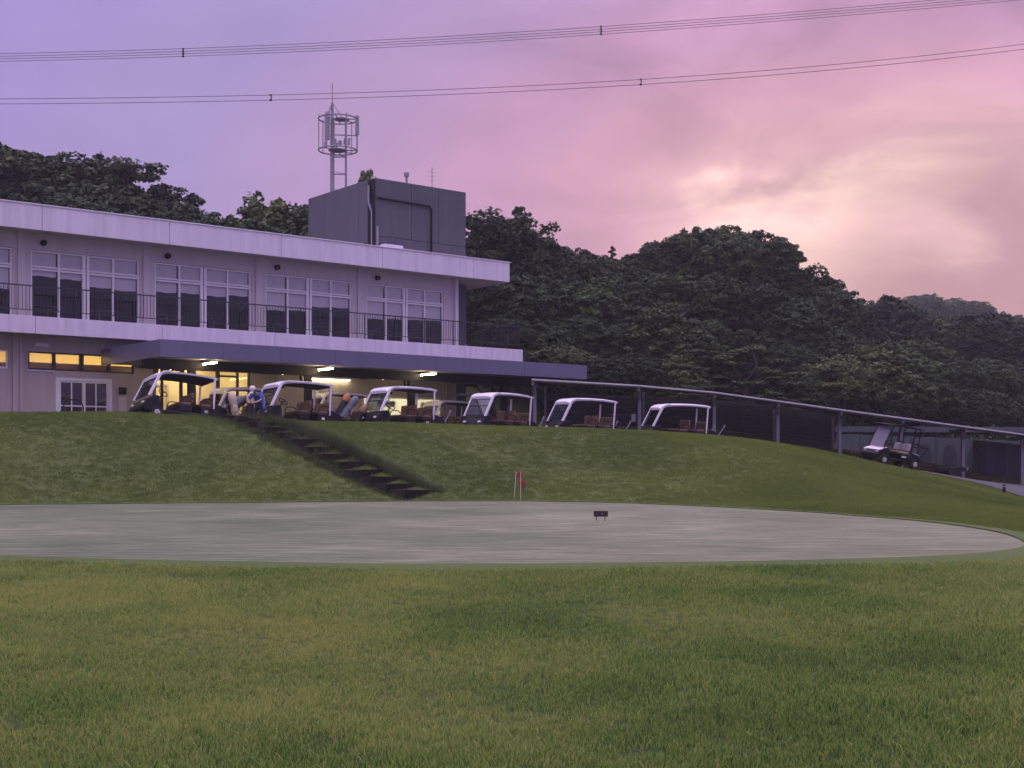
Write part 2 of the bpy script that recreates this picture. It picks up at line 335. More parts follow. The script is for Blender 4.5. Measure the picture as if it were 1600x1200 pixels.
# ------------------------------------------------------------------ ground, green, path
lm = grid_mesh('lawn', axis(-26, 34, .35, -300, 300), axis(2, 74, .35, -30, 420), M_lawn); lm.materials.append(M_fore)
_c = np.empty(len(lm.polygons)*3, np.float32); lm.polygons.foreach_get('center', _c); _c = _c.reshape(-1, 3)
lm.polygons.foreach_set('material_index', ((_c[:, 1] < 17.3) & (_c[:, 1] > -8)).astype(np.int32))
lawn = place('lawn', lm); lawn['kind'] = 'structure'
def ring_mesh(name, k0, k1, rings, m, dz, na=120):
    v = []; 
    for k in np.linspace(k0, k1, rings):
        for a in np.linspace(-math.pi, math.pi, na, endpoint=False):
            r = float(gR(a))*k; v.append((GC[0]+r*math.cos(a), GC[1]+r*math.sin(a)))
    v = np.array(v); z = hz(v[:, 0], v[:, 1])+(dz if k0 < .5 else dz-np.repeat(np.linspace(0, 1, rings), na)**3*.06); q = []
    for i in range(rings-1):
        for j in range(na): q.append((i*na+j, i*na+(j+1) % na, (i+1)*na+(j+1) % na, (i+1)*na+j))
    return np_mesh(name, np.column_stack([v, z]), np.array(q)[:, ::-1], m, True)
g = place('putting_green', ring_mesh('putting_green', .001, 1.0, 14, M_green, .012)); g['kind'] = 'structure'
g = place('green_fringe', ring_mesh('green_fringe', 1.0, 1.075, 8, M_fringe, .026)); g['kind'] = 'structure'
def loft(name, A, B, m, dz, nu=60, nv=16):
    A = np.array(A, float); B = np.array(B, float)
    def rs(P):
        t = np.concatenate([[0], np.cumsum(np.hypot(*np.diff(P, axis=0).T))]); u = np.linspace(0, t[-1], nu)
        return np.column_stack([np.interp(u, t, P[:, 0]), np.interp(u, t, P[:, 1])])
    A, B = rs(A), rs(B); v = np.concatenate([A*(1-k)+B*k for k in np.linspace(0, 1, nv)]); z = hz(v[:, 0], v[:, 1])+dz
    q = [(i*nu+j, i*nu+j+1, (i+1)*nu+j+1, (i+1)*nu+j) for i in range(nv-1) for j in range(nu-1)]
    return place(name, np_mesh(name, np.column_stack([v, z]), np.array(q), m, True))
cr = [(x*1.015, y+1.0) for x, y, z in CREST]
p = loft('cart_path', cr[1:], [bw(6, 47.4)]+[bw(s, 47.4) for s in (14, 22, 30, 36)]+[(x-.4, y-.9) for x, y, z in POSTS[1:]]+[(31, 68)], M_asph, .035, 110, 16); p['kind'] = 'structure'
p = loft('verge', [(x-.2, y+.1) for x, y, z in POSTS[1:]]+[(33, 68)], [(x+.4, y+6) for x, y, z in POSTS[1:]]+[(33, 74)], M_verge, .05, 60, 10); p['kind'] = 'structure'
# ------------------------------------------------------------------ clubhouse
BZ = 2.35
org = (26., 50., BZ)
def base(name, label, cat, s, c, z, group=None):
    return thing(name, label, cat, (*bw(s, c), z), BROT, group)
club = base('clubhouse', 'white two storey clubhouse with long balcony and flat overhanging roof', 'building', *org)
FR = {}
def bb(name, m, boxes, parent, o=org, **k):
    mb = MB()
    for b in boxes: mb.box(*b)
    return mb.build(name, m, parent, o, **k)
def wall_open(name, m, s0, s1, c0, c1, z0, z1, opens, parent, o=org):
    xs = sorted({s0, s1, *[v for q in opens for v in q[:2] if s0 < v < s1]}); zs = sorted({z0, z1, *[v for q in opens for v in q[2:] if z0 < v < z1]})
    def full(i, j):
        if not (0 <= i < len(xs)-1 and 0 <= j < len(zs)-1): return False
        x, z = (xs[i]+xs[i+1])/2, (zs[j]+zs[j+1])/2
        return not any(q[0] < x < q[1] and q[2] < z < q[3] for q in opens)
    mb = MB()
    for i in range(len(xs)-1):
        for j in range(len(zs)-1):
            if not full(i, j): continue
            a, b, e, f = xs[i], xs[i+1], zs[j], zs[j+1]
            mb.add([(a, c0, e), (b, c0, e), (b, c0, f), (a, c0, f)], [(0, 1, 2, 3)]); mb.add([(a, c1, e), (b, c1, e), (b, c1, f), (a, c1, f)], [(3, 2, 1, 0)])
            if not full(i-1, j): mb.add([(a, c0, e), (a, c1, e), (a, c1, f), (a, c0, f)], [(3, 2, 1, 0)])
            if not full(i+1, j): mb.add([(b, c0, e), (b, c1, e), (b, c1, f), (b, c0, f)], [(0, 1, 2, 3)])
            if not full(i, j-1): mb.add([(a, c0, e), (b, c0, e), (b, c1, e), (a, c1, e)], [(3, 2, 1, 0)])
            if not full(i, j+1): mb.add([(a, c0, f), (b, c0, f), (b, c1, f), (a, c1, f)], [(0, 1, 2, 3)])
    me = bpy.data.meshes.new(name); me.from_pydata([(x-o[0], y-o[1], z-o[2]) for x, y, z in mb.v], [], mb.f); me.materials.append(m)
    return place(name, me, parent)
SL, SR = 2.0, 36.34
# roof: slab, soffit and fascia panels
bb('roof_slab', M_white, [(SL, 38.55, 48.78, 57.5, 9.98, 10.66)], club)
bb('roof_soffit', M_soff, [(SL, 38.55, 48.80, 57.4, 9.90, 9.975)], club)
js = [SL, 6.02, 11.08, 16.15, 21.2, 26.2, 31.3, 36.42, 38.6]
for a, b in zip(js, js[1:]): bb('fascia_panel', M_white, [(a+.008, b-.008, 48.7, 48.775, 9.82, 10.76)], club, bevel=.012)
bb('fascia_panel', M_white, [(38.56, 38.62, 48.79, 57.5, 9.82, 10.74)], club)
bb('roof_coping', M_alu, [(SL, 38.66, 48.66, 48.84, 10.763, 10.80)], club)
# balcony: floor slab and front band
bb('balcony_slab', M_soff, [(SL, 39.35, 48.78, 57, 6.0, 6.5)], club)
for a, b in zip([SL, 5.9, 10.9, 15.9, 20.9, 25.9, 30.9, 35.9], [5.9, 10.9, 15.9, 20.9, 25.9, 30.9, 35.9, 39.42]):
    bb('balcony_panel', M_white, [(a+.007, b-.007, 48.7, 48.775, 5.92, 6.58)], club, bevel=.012)
bb('balcony_panel', M_white, [(39.36, 39.42, 48.78, 51.2, 5.92, 6.58)], club)
# first floor wall with window bays
WINS = [6.1, 11.12, 16.15, 21.13, 26.16, 31.27]; WW = 4.34
wall_open('upper_wall', M_wall, SL, SR, 50, 50.22, 6.5, 9.9, [(s, s+WW, 6.60, 9.28) for s in WINS], club)
for s in WINS[1:]: bb('pilaster', M_wall, [(s-.52, s-.22, 49.90, 49.998, 6.5, 9.9)], club)
bb('pilaster', M_white, [(SR-.16, SR+.02, 49.84, 49.997, 6.5, 9.9)], club)
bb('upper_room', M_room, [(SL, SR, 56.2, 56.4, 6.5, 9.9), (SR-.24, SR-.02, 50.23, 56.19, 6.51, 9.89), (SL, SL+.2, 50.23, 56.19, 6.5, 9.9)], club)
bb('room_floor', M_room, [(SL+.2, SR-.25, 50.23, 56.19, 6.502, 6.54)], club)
# window kit
fr = MB()
for x, w in ((0, .07), (1.055, .08), (2.02, .13), (2.19, .11), (3.225, .08), (WW-.07, .07)): fr.box(x, x+w, 0, .09, 0, 2.66)
xs = [(.07, 1.055), (1.135, 2.02), (2.30, 3.225), (3.305, WW-.07)]
for a, b in xs:
    for z0, z1 in ((0, .06), (1.90, 1.975), (2.0, 2.07), (2.60, 2.66)): fr.box(a, b, .012, .082, z0, z1)
fr_me = fr.mesh('window', M_alu)
pane_lo = MB().box(0, .945, 0, .012, .06, 1.90).mesh('pane', M_pane); pane_up = MB().box(0, .945, 0, .012, 2.07, 2.60).mesh('pane', M_pane)
def blind_mesh(drop):
    b = MB(); n = 9
    for i in range(n): b.box(.945*i/n, .945*(i+1)/n-.001, .0, .006, 1.90-drop-.012*math.sin(i*.9+drop*9)-.01*(i % 2), 1.90)
    return b.mesh('blind', M_blind)
bl_up = MB().box(0, .945, 0, .006, 2.07, 2.60).mesh('blind', M_blind)
DROPS = [(.7, .7, .7, .7), (.75, .75, .8, .8), (.20, .24, .46, .50), (.42, .38, .40, .30), (.78, .72, .48, .44), (.80, .74, .70, .66)]
for s, dr in zip(WINS, DROPS):
    w = place('window', fr_me, club, (s-org[0], 50.06-org[1], 6.61-org[2]))
    for (a, b), d in zip(xs, dr):
        place('pane', pane_lo, w, (a, .04, 0), (random.uniform(-.006, .006), 0, random.uniform(-.009, .009))); place('pane', pane_up, w, (a, .04, 0))
        place('blind', bl_up, w, (a, .13, 0)); place('blind', blind_mesh(d), w, (a, .13, 0))
# railing
rl = bb('balcony_railing', M_rail, [(SL, 39.3, 48.80, 48.85, 7.70, 7.745)], club)
bb('bottom_rail', M_rail, [(SL, 39.3, 48.81, 48.84, 6.80, 6.83)], rl); bb('bottom_rail', M_rail, [(39.26, 39.29, 48.86, 51.1, 6.80, 6.83)], rl)
bb('top_rail', M_rail, [(39.255, 39.3, 48.86, 51.1, 7.70, 7.745)], rl)
bal = MB().box(-.008, .008, -.008, .008, 6.83-BZ, 7.70-BZ).mesh('baluster', M_rail); pst = MB().box(-.02, .02, -.02, .02, 6.58-BZ, 7.70-BZ).mesh('rail_post', M_rail)
x = 11.0; k = 0
while x < 39.2:
    if k % 12: place('baluster', bal, rl, (x-org[0], 48.825-org[1], 0))
    else: place('rail_post', pst, rl, (x-org[0], 48.825-org[1], 0))
    x += .135; k += 1
for i in range(1, 17): place('baluster' if i < 16 else 'rail_post', bal if i < 16 else pst, rl, (39.275-org[0], 48.86+i*.135-org[1], 0))
place('rail_post', pst, rl, (39.275-org[0], 48.825-org[1], 0))
# ground floor wall
OP1 = [(13.4, 15.31, 4.66, 5.36), (16.05, 20.26, 4.66, 5.36), (17.10, 19.36, 2.2, 4.42), (21.05, 25.40, 2.2, 5.16), (28.1, 28.83, 2.2, 4.42), (31.1, 35.45, 3.2, 4.15)]
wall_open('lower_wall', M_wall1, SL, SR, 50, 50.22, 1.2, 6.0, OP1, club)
bb('pilaster', M_wall1, [(15.44, 15.9, 49.86, 49.998, 1.2, 6.0)], club)
MB().tube([(15.72, 49.80, 1.5), (15.72, 49.80, 5.95)], .055, 8).build('downpipe', M_wall1, club, org, True)
bb('lower_room', M_lobby, [(SL, SR, 54.4, 54.6, 1.5, 6), (20.5, 20.7, 50.23, 54.39, 1.5, 6), (25.9, 26.1, 50.23, 54.39, 1.5, 6), (30.2, 30.4, 50.23, 54.39, 1.5, 6), (SR-.2, SR-.01, 50.23, 54.39, 1.5, 6)], club)
bb('lower_ceiling', M_lobby, [(SL, SR-.22, 50.24, 54.39, 5.55, 5.62)], club)
bb('lower_floor', M_tile, [(SL, SR-.22, 50.0, 54.39, 2.20, 2.26)], club)
# clerestory windows
fw = bb('clerestory_window', M_dframe, [(16.05, 20.26, 50.05, 50.14, 4.66, 4.72), (16.05, 20.26, 50.05, 50.14, 5.31, 5.36)]+[(a, b, 50.052, 50.138, 4.72, 5.31) for a, b in ((16.05, 16.11), (16.98, 17.12), (18.04, 18.22), (19.16, 19.30), (20.20, 20.26))], club)
for a, b in ((16.11, 16.98), (17.12, 18.04), (18.22, 19.16), (19.30, 20.20)):
    bb('pane', M_frost, [(a, b, 50.09, 50.10, 4.72, 5.31)], fw); bb('blind', M_wall1, [(a, b, 50.115, 50.12, 4.72, 4.96)], fw)
bb('window_sill', M_white, [(16.0, 17.05, 49.95, 49.998, 4.60, 4.655)], fw)
fw = bb('clerestory_window', M_alu, [(13.4, 15.31, 50.05, 50.14, 4.66, 4.72), (13.4, 15.31, 50.05, 50.14, 5.31, 5.36), (15.24, 15.31, 50.052, 50.138, 4.72, 5.31), (14.3, 14.4, 50.052, 50.138, 4.72, 5.31)], club)
for a, b in ((13.4, 14.3), (14.4, 15.24)): bb('pane', M_frost, [(a, b, 50.09, 50.10, 4.72, 5.31)], fw); bb('blind', M_wall1, [(a, b, 50.115, 50.12, 4.72, 4.90)], fw)
# double door, two leaves of four panes
dfm = bb('double_door', M_alu, [(17.10, 17.26, 50.02, 50.16, 2.26, 4.42), (19.20, 19.36, 50.02, 50.16, 2.26, 4.42), (17.26, 19.20, 50.02, 50.16, 4.28, 4.42)], club)
for a in (17.27, 18.24):
    lf = [(a, a+.05, 50.05, 50.11, 2.27, 4.27), (a+.90, a+.95, 50.05, 50.11, 2.27, 4.27)]+[(a+.05, a+.90, 50.052, 50.108, z, z+.05) for z in (2.27, 3.28, 4.22)]+[(a+.455, a+.495, 50.052, 50.108, z0, z1) for z0, z1 in ((2.32, 3.28), (3.33, 4.22))]
    bb('door_leaf', M_alu, lf, dfm)
    for x0, x1 in ((a+.05, a+.455), (a+.495, a+.90)):
        for z0, z1 in ((2.32, 3.28), (3.33, 4.22)): bb('pane', M_pane, [(x0, x1, 50.075, 50.085, z0, z1)], dfm)
bb('door_backing', M_room, [(17.0, 19.5, 50.6, 50.65, 2.26, 4.5)], club)
# lobby glazing
lob = bb('lobby_glazing', M_dframe, [(21.05, 25.40, 50.04, 50.14, 5.10, 5.16)]+[(a, b, 50.04, 50.14, 2.26, 5.10) for a, b in ((21.05, 21.11), (21.42, 21.52), (22.24, 22.36), (23.86, 24.02), (24.80, 24.90), (25.34, 25.40))]+[(21.52, 22.24, 50.042, 50.138, 4.86, 4.94), (24.02, 24.80, 50.042, 50.138, 4.70, 4.78)], club)
for a, b in ((21.11, 21.42), (21.52, 22.24), (22.36, 23.86), (24.02, 24.80), (24.90, 25.34)): bb('pane', M_pane, [(a, b, 50.08, 50.09, 2.26, 5.10)], lob)
mc = MB(); 
for i in range(14): mc.tube([(21.13+i*.022, 50.28+.02*(i % 2), 5.0), (21.15+i*.012, 50.30+.02*(i % 2), 4.1), (21.13+i*.02, 50.28+.02*(i % 2), 2.4)], .016, 5)
mc.build('curtain', mat('cream_curtain', (.6, .5, .32), .9), lob, org, True)
bb('lobby_screen', mat('pale_blue_screen', (.30, .40, .46), .6), [(24.0, 25.3, 51.0, 51.04, 2.3, 3.9)], club)
bb('inner_doorway', M_wall1, [(22.5, 22.6, 54.30, 54.39, 2.3, 4.6), (23.5, 23.6, 54.30, 54.39, 2.3, 4.6), (22.6, 23.5, 54.30, 54.39, 4.5, 4.6)], club)
# two office windows
for a, b, z0, z1, ml in ((28.1, 28.83, 2.26, 4.42, (28.44,)), (31.1, 35.45, 3.2, 4.15, (32.5, 33.95))):
    f = [(a, b, 50.05, 50.13, z1-.06, z1), (a, b, 50.05, 50.13, z0, z0+.06), (a, a+.06, 50.052, 50.128, z0+.06, z1-.06), (b-.06, b, 50.052, 50.128, z0+.06, z1-.06)]+[(m, m+.06, 50.052, 50.128, z0+.06, z1-.06) for m in ml]
    w = bb('office_window', M_alu, f, club); e = [a+.06]+[v for m in ml for v in (m, m+.06)]+[b-.06]
    for i in range(0, len(e), 2): bb('pane', M_frostw if a > 30 else M_pane, [(e[i], e[i+1], 50.085, 50.095, z0+.06, z1-.06)], w)
bb('notice_board', M_black, [(31.9, 32.9, 50.15, 50.16, 3.72, 3.98)], club); bb('notice_board', M_black, [(34.3, 35.0, 50.15, 50.16, 3.62, 3.96)], club)
bb('wall_trim', M_soff, [(26.6, 26.7, 49.94, 49.998, 2.2, 5.3), (35.75, 35.82, 49.93, 49.998, 2.2, 5.0)], club)
# fittings
for s in (16.6, 21.65, 26.65, 31.8):
    MB().lathe([(.11, 0), (.12, .16), (.10, .18)], 12, 'y', (s, 49.80, 9.56)).build('eave_lamp', M_black, club, org, True)
bb('emergency_light', M_white, [(16.25, 16.75, 49.75, 49.95, 5.55, 5.68)], club)
bb('meter_box', M_black, [(19.62, 19.90, 49.90, 49.998, 3.82, 4.10)], club)
bb('meter_box', M_wall, [(19.58, 19.92, 49.93, 49.998, 3.0, 3.70)], club)
# room ceiling lamps, most of them added to make the windows glow
for i, (s, c) in enumerate(((22.6, 51.6), (24.4, 51.6), (22.6, 53.4), (24.4, 53.4))):
    o = bb('window_glow_lamp', M_lampw, [(s-.55, s+.55, c-.1, c+.1, 5.48, 5.53)], club)
for s in (14.2, 16.4, 18.2, 19.8): bb('window_glow_lamp', M_lampo, [(s-.4, s+.4, 51.5, 51.62, 5.46, 5.52)], club)
for s in (28.4, 32.2, 34.2): bb('window_glow_lamp', M_lampg, [(s-.5, s+.5, 51.6, 51.8, 5.46, 5.52)], club)
# tables by the upper windows
tm = MB().box(-.6, .6, -.4, .4, .69, .73).box(-.05, .05, -.05, .05, .03, .69).box(-.3, .3, -.3, .3, 0, .03)
tme = tm.mesh('dining_table', mat('table_wood', (.10, .06, .04), .4))
for i, s in enumerate((17.2, 19.3, 22.2, 24.3, 27.2, 29.4, 32.3, 34.4)):
    o = place('dining_table', tme, None, (*bw(s, 51.3), 6.54), (0, 0, BROT)); tag(o, 'wooden dining table behind the %s half of the %s large upper window' % (('left', 'right')[i % 2], ('first', 'second', 'third', 'fourth')[i//2]), 'table', 'dining tables behind the upper windows')
# ------------------------------------------------------------------ stair tower
torg = (35., 52., BZ)
tow = base('stair_tower', 'dark grey panelled stair tower block rising above the clubhouse roof', 'building', *torg)
T0, T1, TC0, TC1, TZ = 32.45, 37.8, 51.2, 57.45, 14.48
bb('tower_core', M_tower, [(36.36, T1-.07, TC0+.06, TC1-.07, 1.5, 10.0), (T0+.07, T1-.07, TC0+.06, TC1-.07, 10.7, TZ-.04)], tow, torg)
xs2 = [T0+.10, T0+2.1, T0+3.7, T1]
for a, b in zip(xs2, xs2[1:]): bb('tower_panel', M_tower, [(a+.012, b-.012, TC0, TC0+.055, 11.78, TZ)], tow, torg)
for a, b in zip([T0+.10, T0+1.2, T0+3.0, T0+4.5], [T0+1.2, T0+3.0, T0+4.5, T1]): bb('tower_panel', M_tower, [(a+.012, b-.012, TC0, TC0+.055, 10.7, 11.755)], tow, torg)
for z0, z1 in ((1.5, 4.2), (4.22, 6.9), (6.92, 9.9)): bb('tower_panel', M_tower, [(36.36, T1, TC0, TC0+.055, z0, z1)], tow, torg)
ys = [TC0+.60, TC0+1.4, TC0+3.0, TC0+4.6, TC1]
for a, b in zip(ys, ys[1:]): bb('tower_panel', M_tower, [(T0, T0+.06, a+.012, b-.012, 10.7, TZ)], tow, torg)
for a, b in ((TC0+.1, TC0+3.7), (TC0+3.7, TC1)): bb('tower_panel', M_tower, [(T1-.065, T1-.005, a, b-.02, 1.5, TZ)], tow, torg)
bb('tower_roof', M_tower, [(T0+.08, T1-.08, TC0+.08, TC1-.08, TZ-.035, TZ-.01)], tow, torg)
bb('recess_shade', M_black, [(T0+.03, T0+.068, TC0+.07, TC0+.58, 10.7, TZ-.05)], tow, torg)  # black panel in the gap, the slot's shade put into its colour
# recess at the corner with pipes and a small hatch
MB().tube([(T0+.05, TC0+.30, 10.8), (T0+.05, TC0+.30, 12.9), (T0-.04, TC0+.45, 13.4), (T0-.04, TC0+.45, 14.2)], .05, 8).build('drain_pipe', M_steel, tow, torg, True)
MB().tube([(T0+.14, TC0-.05, 10.8), (T0+.14, TC0-.05, 12.2)], .05, 8).build('drain_pipe', M_steel, tow, torg, True)
bb('pipe_hatch', M_black, [(T0-.05, T0-.005, TC0+.75, TC0+1.2, 10.8, 11.5)], tow, torg)
MB().tube([(T0+.12, TC0-.07, 13.55), (T0+3.1, TC0-.07, 13.50), (T0+3.22, TC0-.07, 13.35), (T0+3.22, TC0-.07, 10.8)], .05, 8).build('conduit', M_black, tow, torg, True)
ac = base('air_conditioner', 'small pale roof unit standing in front of the grey tower', 'machine', 33.1, 50.6, 10.66)
MB().box(-.6, .45, -.2, .2, 0.0, .62).build('casing', M_white, ac, bevel=.03); MB().box(.47, .95, -.15, .15, 0, .42).build('side_box', M_alu, ac, bevel=.02)
vp = base('roof_vent', 'short capped vent pipe on the top edge of the grey tower', 'pipe', 34.6, TC0+.5, TZ)
MB().tube([(0, 0, 0), (0, 0, .45)], .06, 8).build('pipe', M_steel, vp); MB().lathe([(.13, .45), (.13, .62), (.04, .66)], 10).build('cap', M_steel, vp)
an = base('roof_aerial', 'thin television aerial on the top edge of the grey tower', 'aerial', 36.1, TC0+.5, TZ)
MB().tube([(0, 0, 0), (0, 0, 1.1)], .018, 6).build('mast', M_steel, an); q = MB()
for z, w in ((.85, .28), (.65, .22), (.45, .16)): q.tube([(-w, 0, z), (w, 0, z)], .01, 5)
q.build('element', M_steel, an)
# ------------------------------------------------------------------ entrance canopy
corg = (26., 47., BZ)
can = base('entrance_canopy', 'long flat blue grey canopy roof on black columns in front of the clubhouse', 'canopy', *corg)
CF, CL, CR = 44.2, 18.88, 39.6
cj = [CL]+[CL+.05+i*2.42 for i in range(1, 9)]+[CR]
for a, b in zip(cj, cj[1:]): bb('fascia_panel', M_canopy, [(a+.006, b-.006, CF, CF+.05, 4.93, 5.56)], can, corg)
for a, b in ((CF+.055, CF+2.0), (CF+2.0, CF+3.8), (CF+3.8, 49.98)): bb('fascia_panel', M_canopy, [(CL, CL+.05, a+.005, b-.005, 4.93, 5.56)], can, corg)
bb('fascia_panel', M_canopy, [(CR-.05, CR, CF+.055, 50.9, 4.93, 5.56)], can, corg)
bb('canopy_roof', M_canopy, [(CL+.06, CR-.06, CF+.06, 49.98, 5.38, 5.50), (SR+.1, CR-.06, 49.982, 51.1, 5.38, 5.50)], can, corg)
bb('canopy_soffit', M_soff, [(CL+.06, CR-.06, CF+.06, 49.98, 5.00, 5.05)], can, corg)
bb('beam', M_black, [(CL+.1, CR-.1, 45.9, 46.15, 4.62, 4.995)], can, corg)
for s in (20.92, 25.98, 31.03, 36.1):
    bb('cross_beam', M_black, [(s-.1, s+.1, 46.17, 49.9, 4.88, 4.995)], can, corg)
    bb('column', M_black, [(s-.135, s+.135, 45.92, 46.13, 1.8, 4.615)], can, corg)
    MB().tube([(s-.16, 46.0, 4.2), (s-.34, 46.0, 4.45), (s-.36, 46.0, 4.62)], .05, 6).build('bracket', M_black, can, corg)
for s, w in ((21.3, 1), (26.35, 1), (31.4, 1)):
    o = base('tube_lamp', 'lit fluorescent tube lamp under the canopy by the %s black column' % {21.3: 'left', 26.35: 'middle', 31.4: 'right'}[s], 'lamp', s+.02, 45.3, 4.86, 'tube lamps under the canopy')
    MB().box(-.05, .05, -.62, .55, 0.03, .08).box(-.05, .05, 1.0, 3.6, 0.03, .08).build('housing', M_alu, o); MB().tube([(0, 1.0, -.01), (0, 3.6, -.01)], .03, 8).build('tube', M_lampb, o); MB().tube([(0, -.6, -.01), (0, .53, -.01)], .016, 8).build('tube', M_lamp, o)  # longer tube behind the beam is unseen, added to light the wall
tr = base('strip_lamp', 'long thin lit strip lamp along the wall head under the canopy', 'lamp', 29.2, 49.8, 4.78)
MB().box(-1.2, 1.2, .02, .14, 0.03, .09).build('housing', M_alu, tr); MB().tube([(-1.1, .08, .0), (1.1, .08, .0)], .012, 8).build('tube', M_strip, tr)
ws = base('wall_shade', 'small pale canopy shelf projecting from the tower foot', 'awning', 37.3, 50.9, 4.35)
MB().box(-.6, .7, -.5, .25, 0, .1).build('shelf', M_white, ws); MB().box(-.6, .3, .0, .2, .12, .5).build('backplate', M_tower, ws)
# handrail on the terrace at left
hr = base('terrace_handrail', 'bent dark tubular handrail standing alone on the terrace at left', 'handrail', 16.6, 47.0, H(*bw(16.6, 47.0)))
MB().tube([(-.62, 0, 0), (-.15, 0, .98), (-.06, 0, 1.04), (.30, 0, 1.04), (.42, 0, .95), (.5, 0, .72), (.34, 0, 0)], .025, 8).build('rail', M_black, hr, smooth=True)
# ------------------------------------------------------------------ cart shed along the path
P = [Vector(p) for p in POSTS]; EV = [Vector((p.x-.15, p.y-.75, z)) for p, z in zip(P, EAVES)]
shed = thing('cart_shed', 'long low open fronted cart shed with sloping metal roof beside the path', 'shed', tuple(P[3]))
so_ = tuple(P[3])
bk = Vector((.5, 3.9, .12))
mb = MB(); mg = MB()
for a, b in zip(EV, EV[1:]):
    v = [a, b, b+bk, a+bk]; u = Vector((0, 0, .05)); mb.add([*v, *[q+u for q in v]], [(0, 1, 2, 3), (7, 6, 5, 4), (0, 4, 5, 1), (1, 5, 6, 2), (2, 6, 7, 3), (3, 7, 4, 0)])
mb.build('roof', M_shedroof, shed, so_)
f0 = Vector((0, -.03, .03))
for a, b in zip(EV, EV[1:]):
    d = (b-a).normalized(); MB().tube([a+f0+d*.004, b+f0-d*.004], .055, 8).build('gutter', M_steel, shed, so_, True)
for i, (p, e) in enumerate(zip(P, EV)):
    t = e.z-.16
    MB().box(p.x-.075, p.x+.075, p.y-.075, p.y+.075, p.z-.5, t).build('post', M_shedpost, shed, so_)
    MB().tube([(p.x, p.y, t-.45), (p.x-.08, p.y-.65, t-.02)], .04, 6).build('bracket', M_shedpost, shed, so_)
    MB().obox((p.x+.15, p.y+1.2, t+.05), (.12, 3.9, .16), (0, 0, -.13)).build('rafter', M_shedroof, shed, so_)
    if i < 6:
        q = p+Vector((.55, 3.5, .1)); MB().box(q.x-.06, q.x+.06, q.y-.06, q.y+.06, q.z-.3, e.z).build('back_post', M_shedpost, shed, so_)
# boarded back wall of the first bays
for i in range(5):
    if i == 4: continue
    a = P[i]+Vector((.55, 3.62, .1)); b = P[i+1]+Vector((.55, 3.62, .1)); d = b-a; n = 11; yaw = math.atan2(d.y, d.x); ln = math.hypot(d.x, d.y); pitch = -math.atan2(d.z, ln)
    me = MB().box(-ln/2+.012, ln/2-.012, -.012, .012, 0, .172).mesh('wall_board', M_board)
    for k in range(n):
        m = (a+b)/2+Vector((0, 0, .1+k*.19))
        place('wall_board', me, shed, m-Vector(so_), (random.uniform(-.06, .06), pitch, yaw))
nb = thing('notice_plates', 'pair of small pale plates on the dark boarded shed wall', 'sign', (P[1].x-.9, P[1].y+3.3, P[1].z+1.05))
MB().box(-.09, .09, -.01, .01, 0, .34).box(.85, 1.05, -.01, .01, -.02, .34).build('plate', M_white, nb)
# teal panelled wall behind the lower bays
tw0 = Vector((17.6, 69.5, .6)); tw = thing('teal_wall', 'teal panelled wall with dark arched recesses behind the lower shed bays', 'wall', tuple(tw0), R(8))
ar = [(-.40, -.9), (-.40, 1.45), (-.35, 1.75), (-.2, 2.0), (0, 2.1), (.2, 2.0), (.35, 1.75), (.40, 1.45), (.40, -.9)]
arm = MB().prism(ar, -.012, .0).mesh('arch_panel', M_tealdk); pm = MB().box(-.66, .66, .0, .12, -1.6, 2.0).mesh('wall_panel', M_teal); pst2 = MB().box(-.07, .07, -.05, .13, -1.6, 2.02).mesh('wall_post', M_teal)
for k in range(11):
    x = .7+k*1.46
    place('wall_panel', pm, tw, (x, 0, -.05*k)); place('wall_post', pst2, tw, (x+.73, 0, -.05*k))
    if k > 2: place('arch_panel', arm, tw, (x, 0, -.45-.05*k))
MB().box(0, 16.3, -.02, .16, 2.12, 2.42).build('top_band', M_teal, tw)
MB().box(0.02, 16.28, .03, .11, 2.0, 2.12).build('shadow_gap', M_black, tw)
# panelled wall carried on at far right, roof shade put into its colour
ds = thing('roof_shaded_wall', 'panelled wall coloured dark for roof shade at the right end of the shed', 'wall', (24.6, 67.9, -.2), R(4))
bmv = MB().box(-.17, .17, -.02, .02, -.8, 2.45).mesh('wall_board', mat('roof_shaded_panel', (.030, .032, .048), .75, .2, 2., obj_var=.6))
for k in range(16): place('wall_board', bmv, ds, (k*.36, .02*(k % 2), -.035*k))
# ------------------------------------------------------------------ steps up the bank
stp = thing('garden_steps', 'overgrown dark timber steps climbing the grass bank', 'steps', (-2.75, 36.6, H(-2.75, 36.6)))
M_sleeper = mat('timber_sleeper', (.022, .020, .017), .95, .3, 3., .4, spec=.05); M_tread = mat('step_earth', (.036, .034, .026), .95, .3, 4., .4, spec=.05)
s0 = Vector((-2.6, 36.8)); s1 = Vector((-10.25, 43.45)); NS = 14; d2 = (s1-s0)/NS; dn = d2.normalized(); yaw = math.atan2(dn.y, dn.x)-math.pi/2
for k in range(NS):
    c = s0+d2*(k+.5); zz = H(*c); ln = d2.length
    o = thing('step', None, None, (c.x-stp.location.x, c.y-stp.location.y, zz-stp.location.z), yaw); o.parent = stp
    w = 1.25 if k < 4 else 1.0
    bpy.data.objects.remove(o)
    o = MB().box(-w/2, w/2, -ln/2, -ln/2+.12, -.22, .10).build('step', M_sleeper, stp, bevel=.012); o.location = (c.x-stp.location.x, c.y-stp.location.y, zz-stp.location.z); o.rotation_euler = (random.uniform(-.03, .03), random.uniform(-.03, .03), yaw)
    q = MB().box(-w/2+.02, w/2-.02, -ln/2+.125, ln/2-.01, -.25, .09).build('tread', M_tread, o)
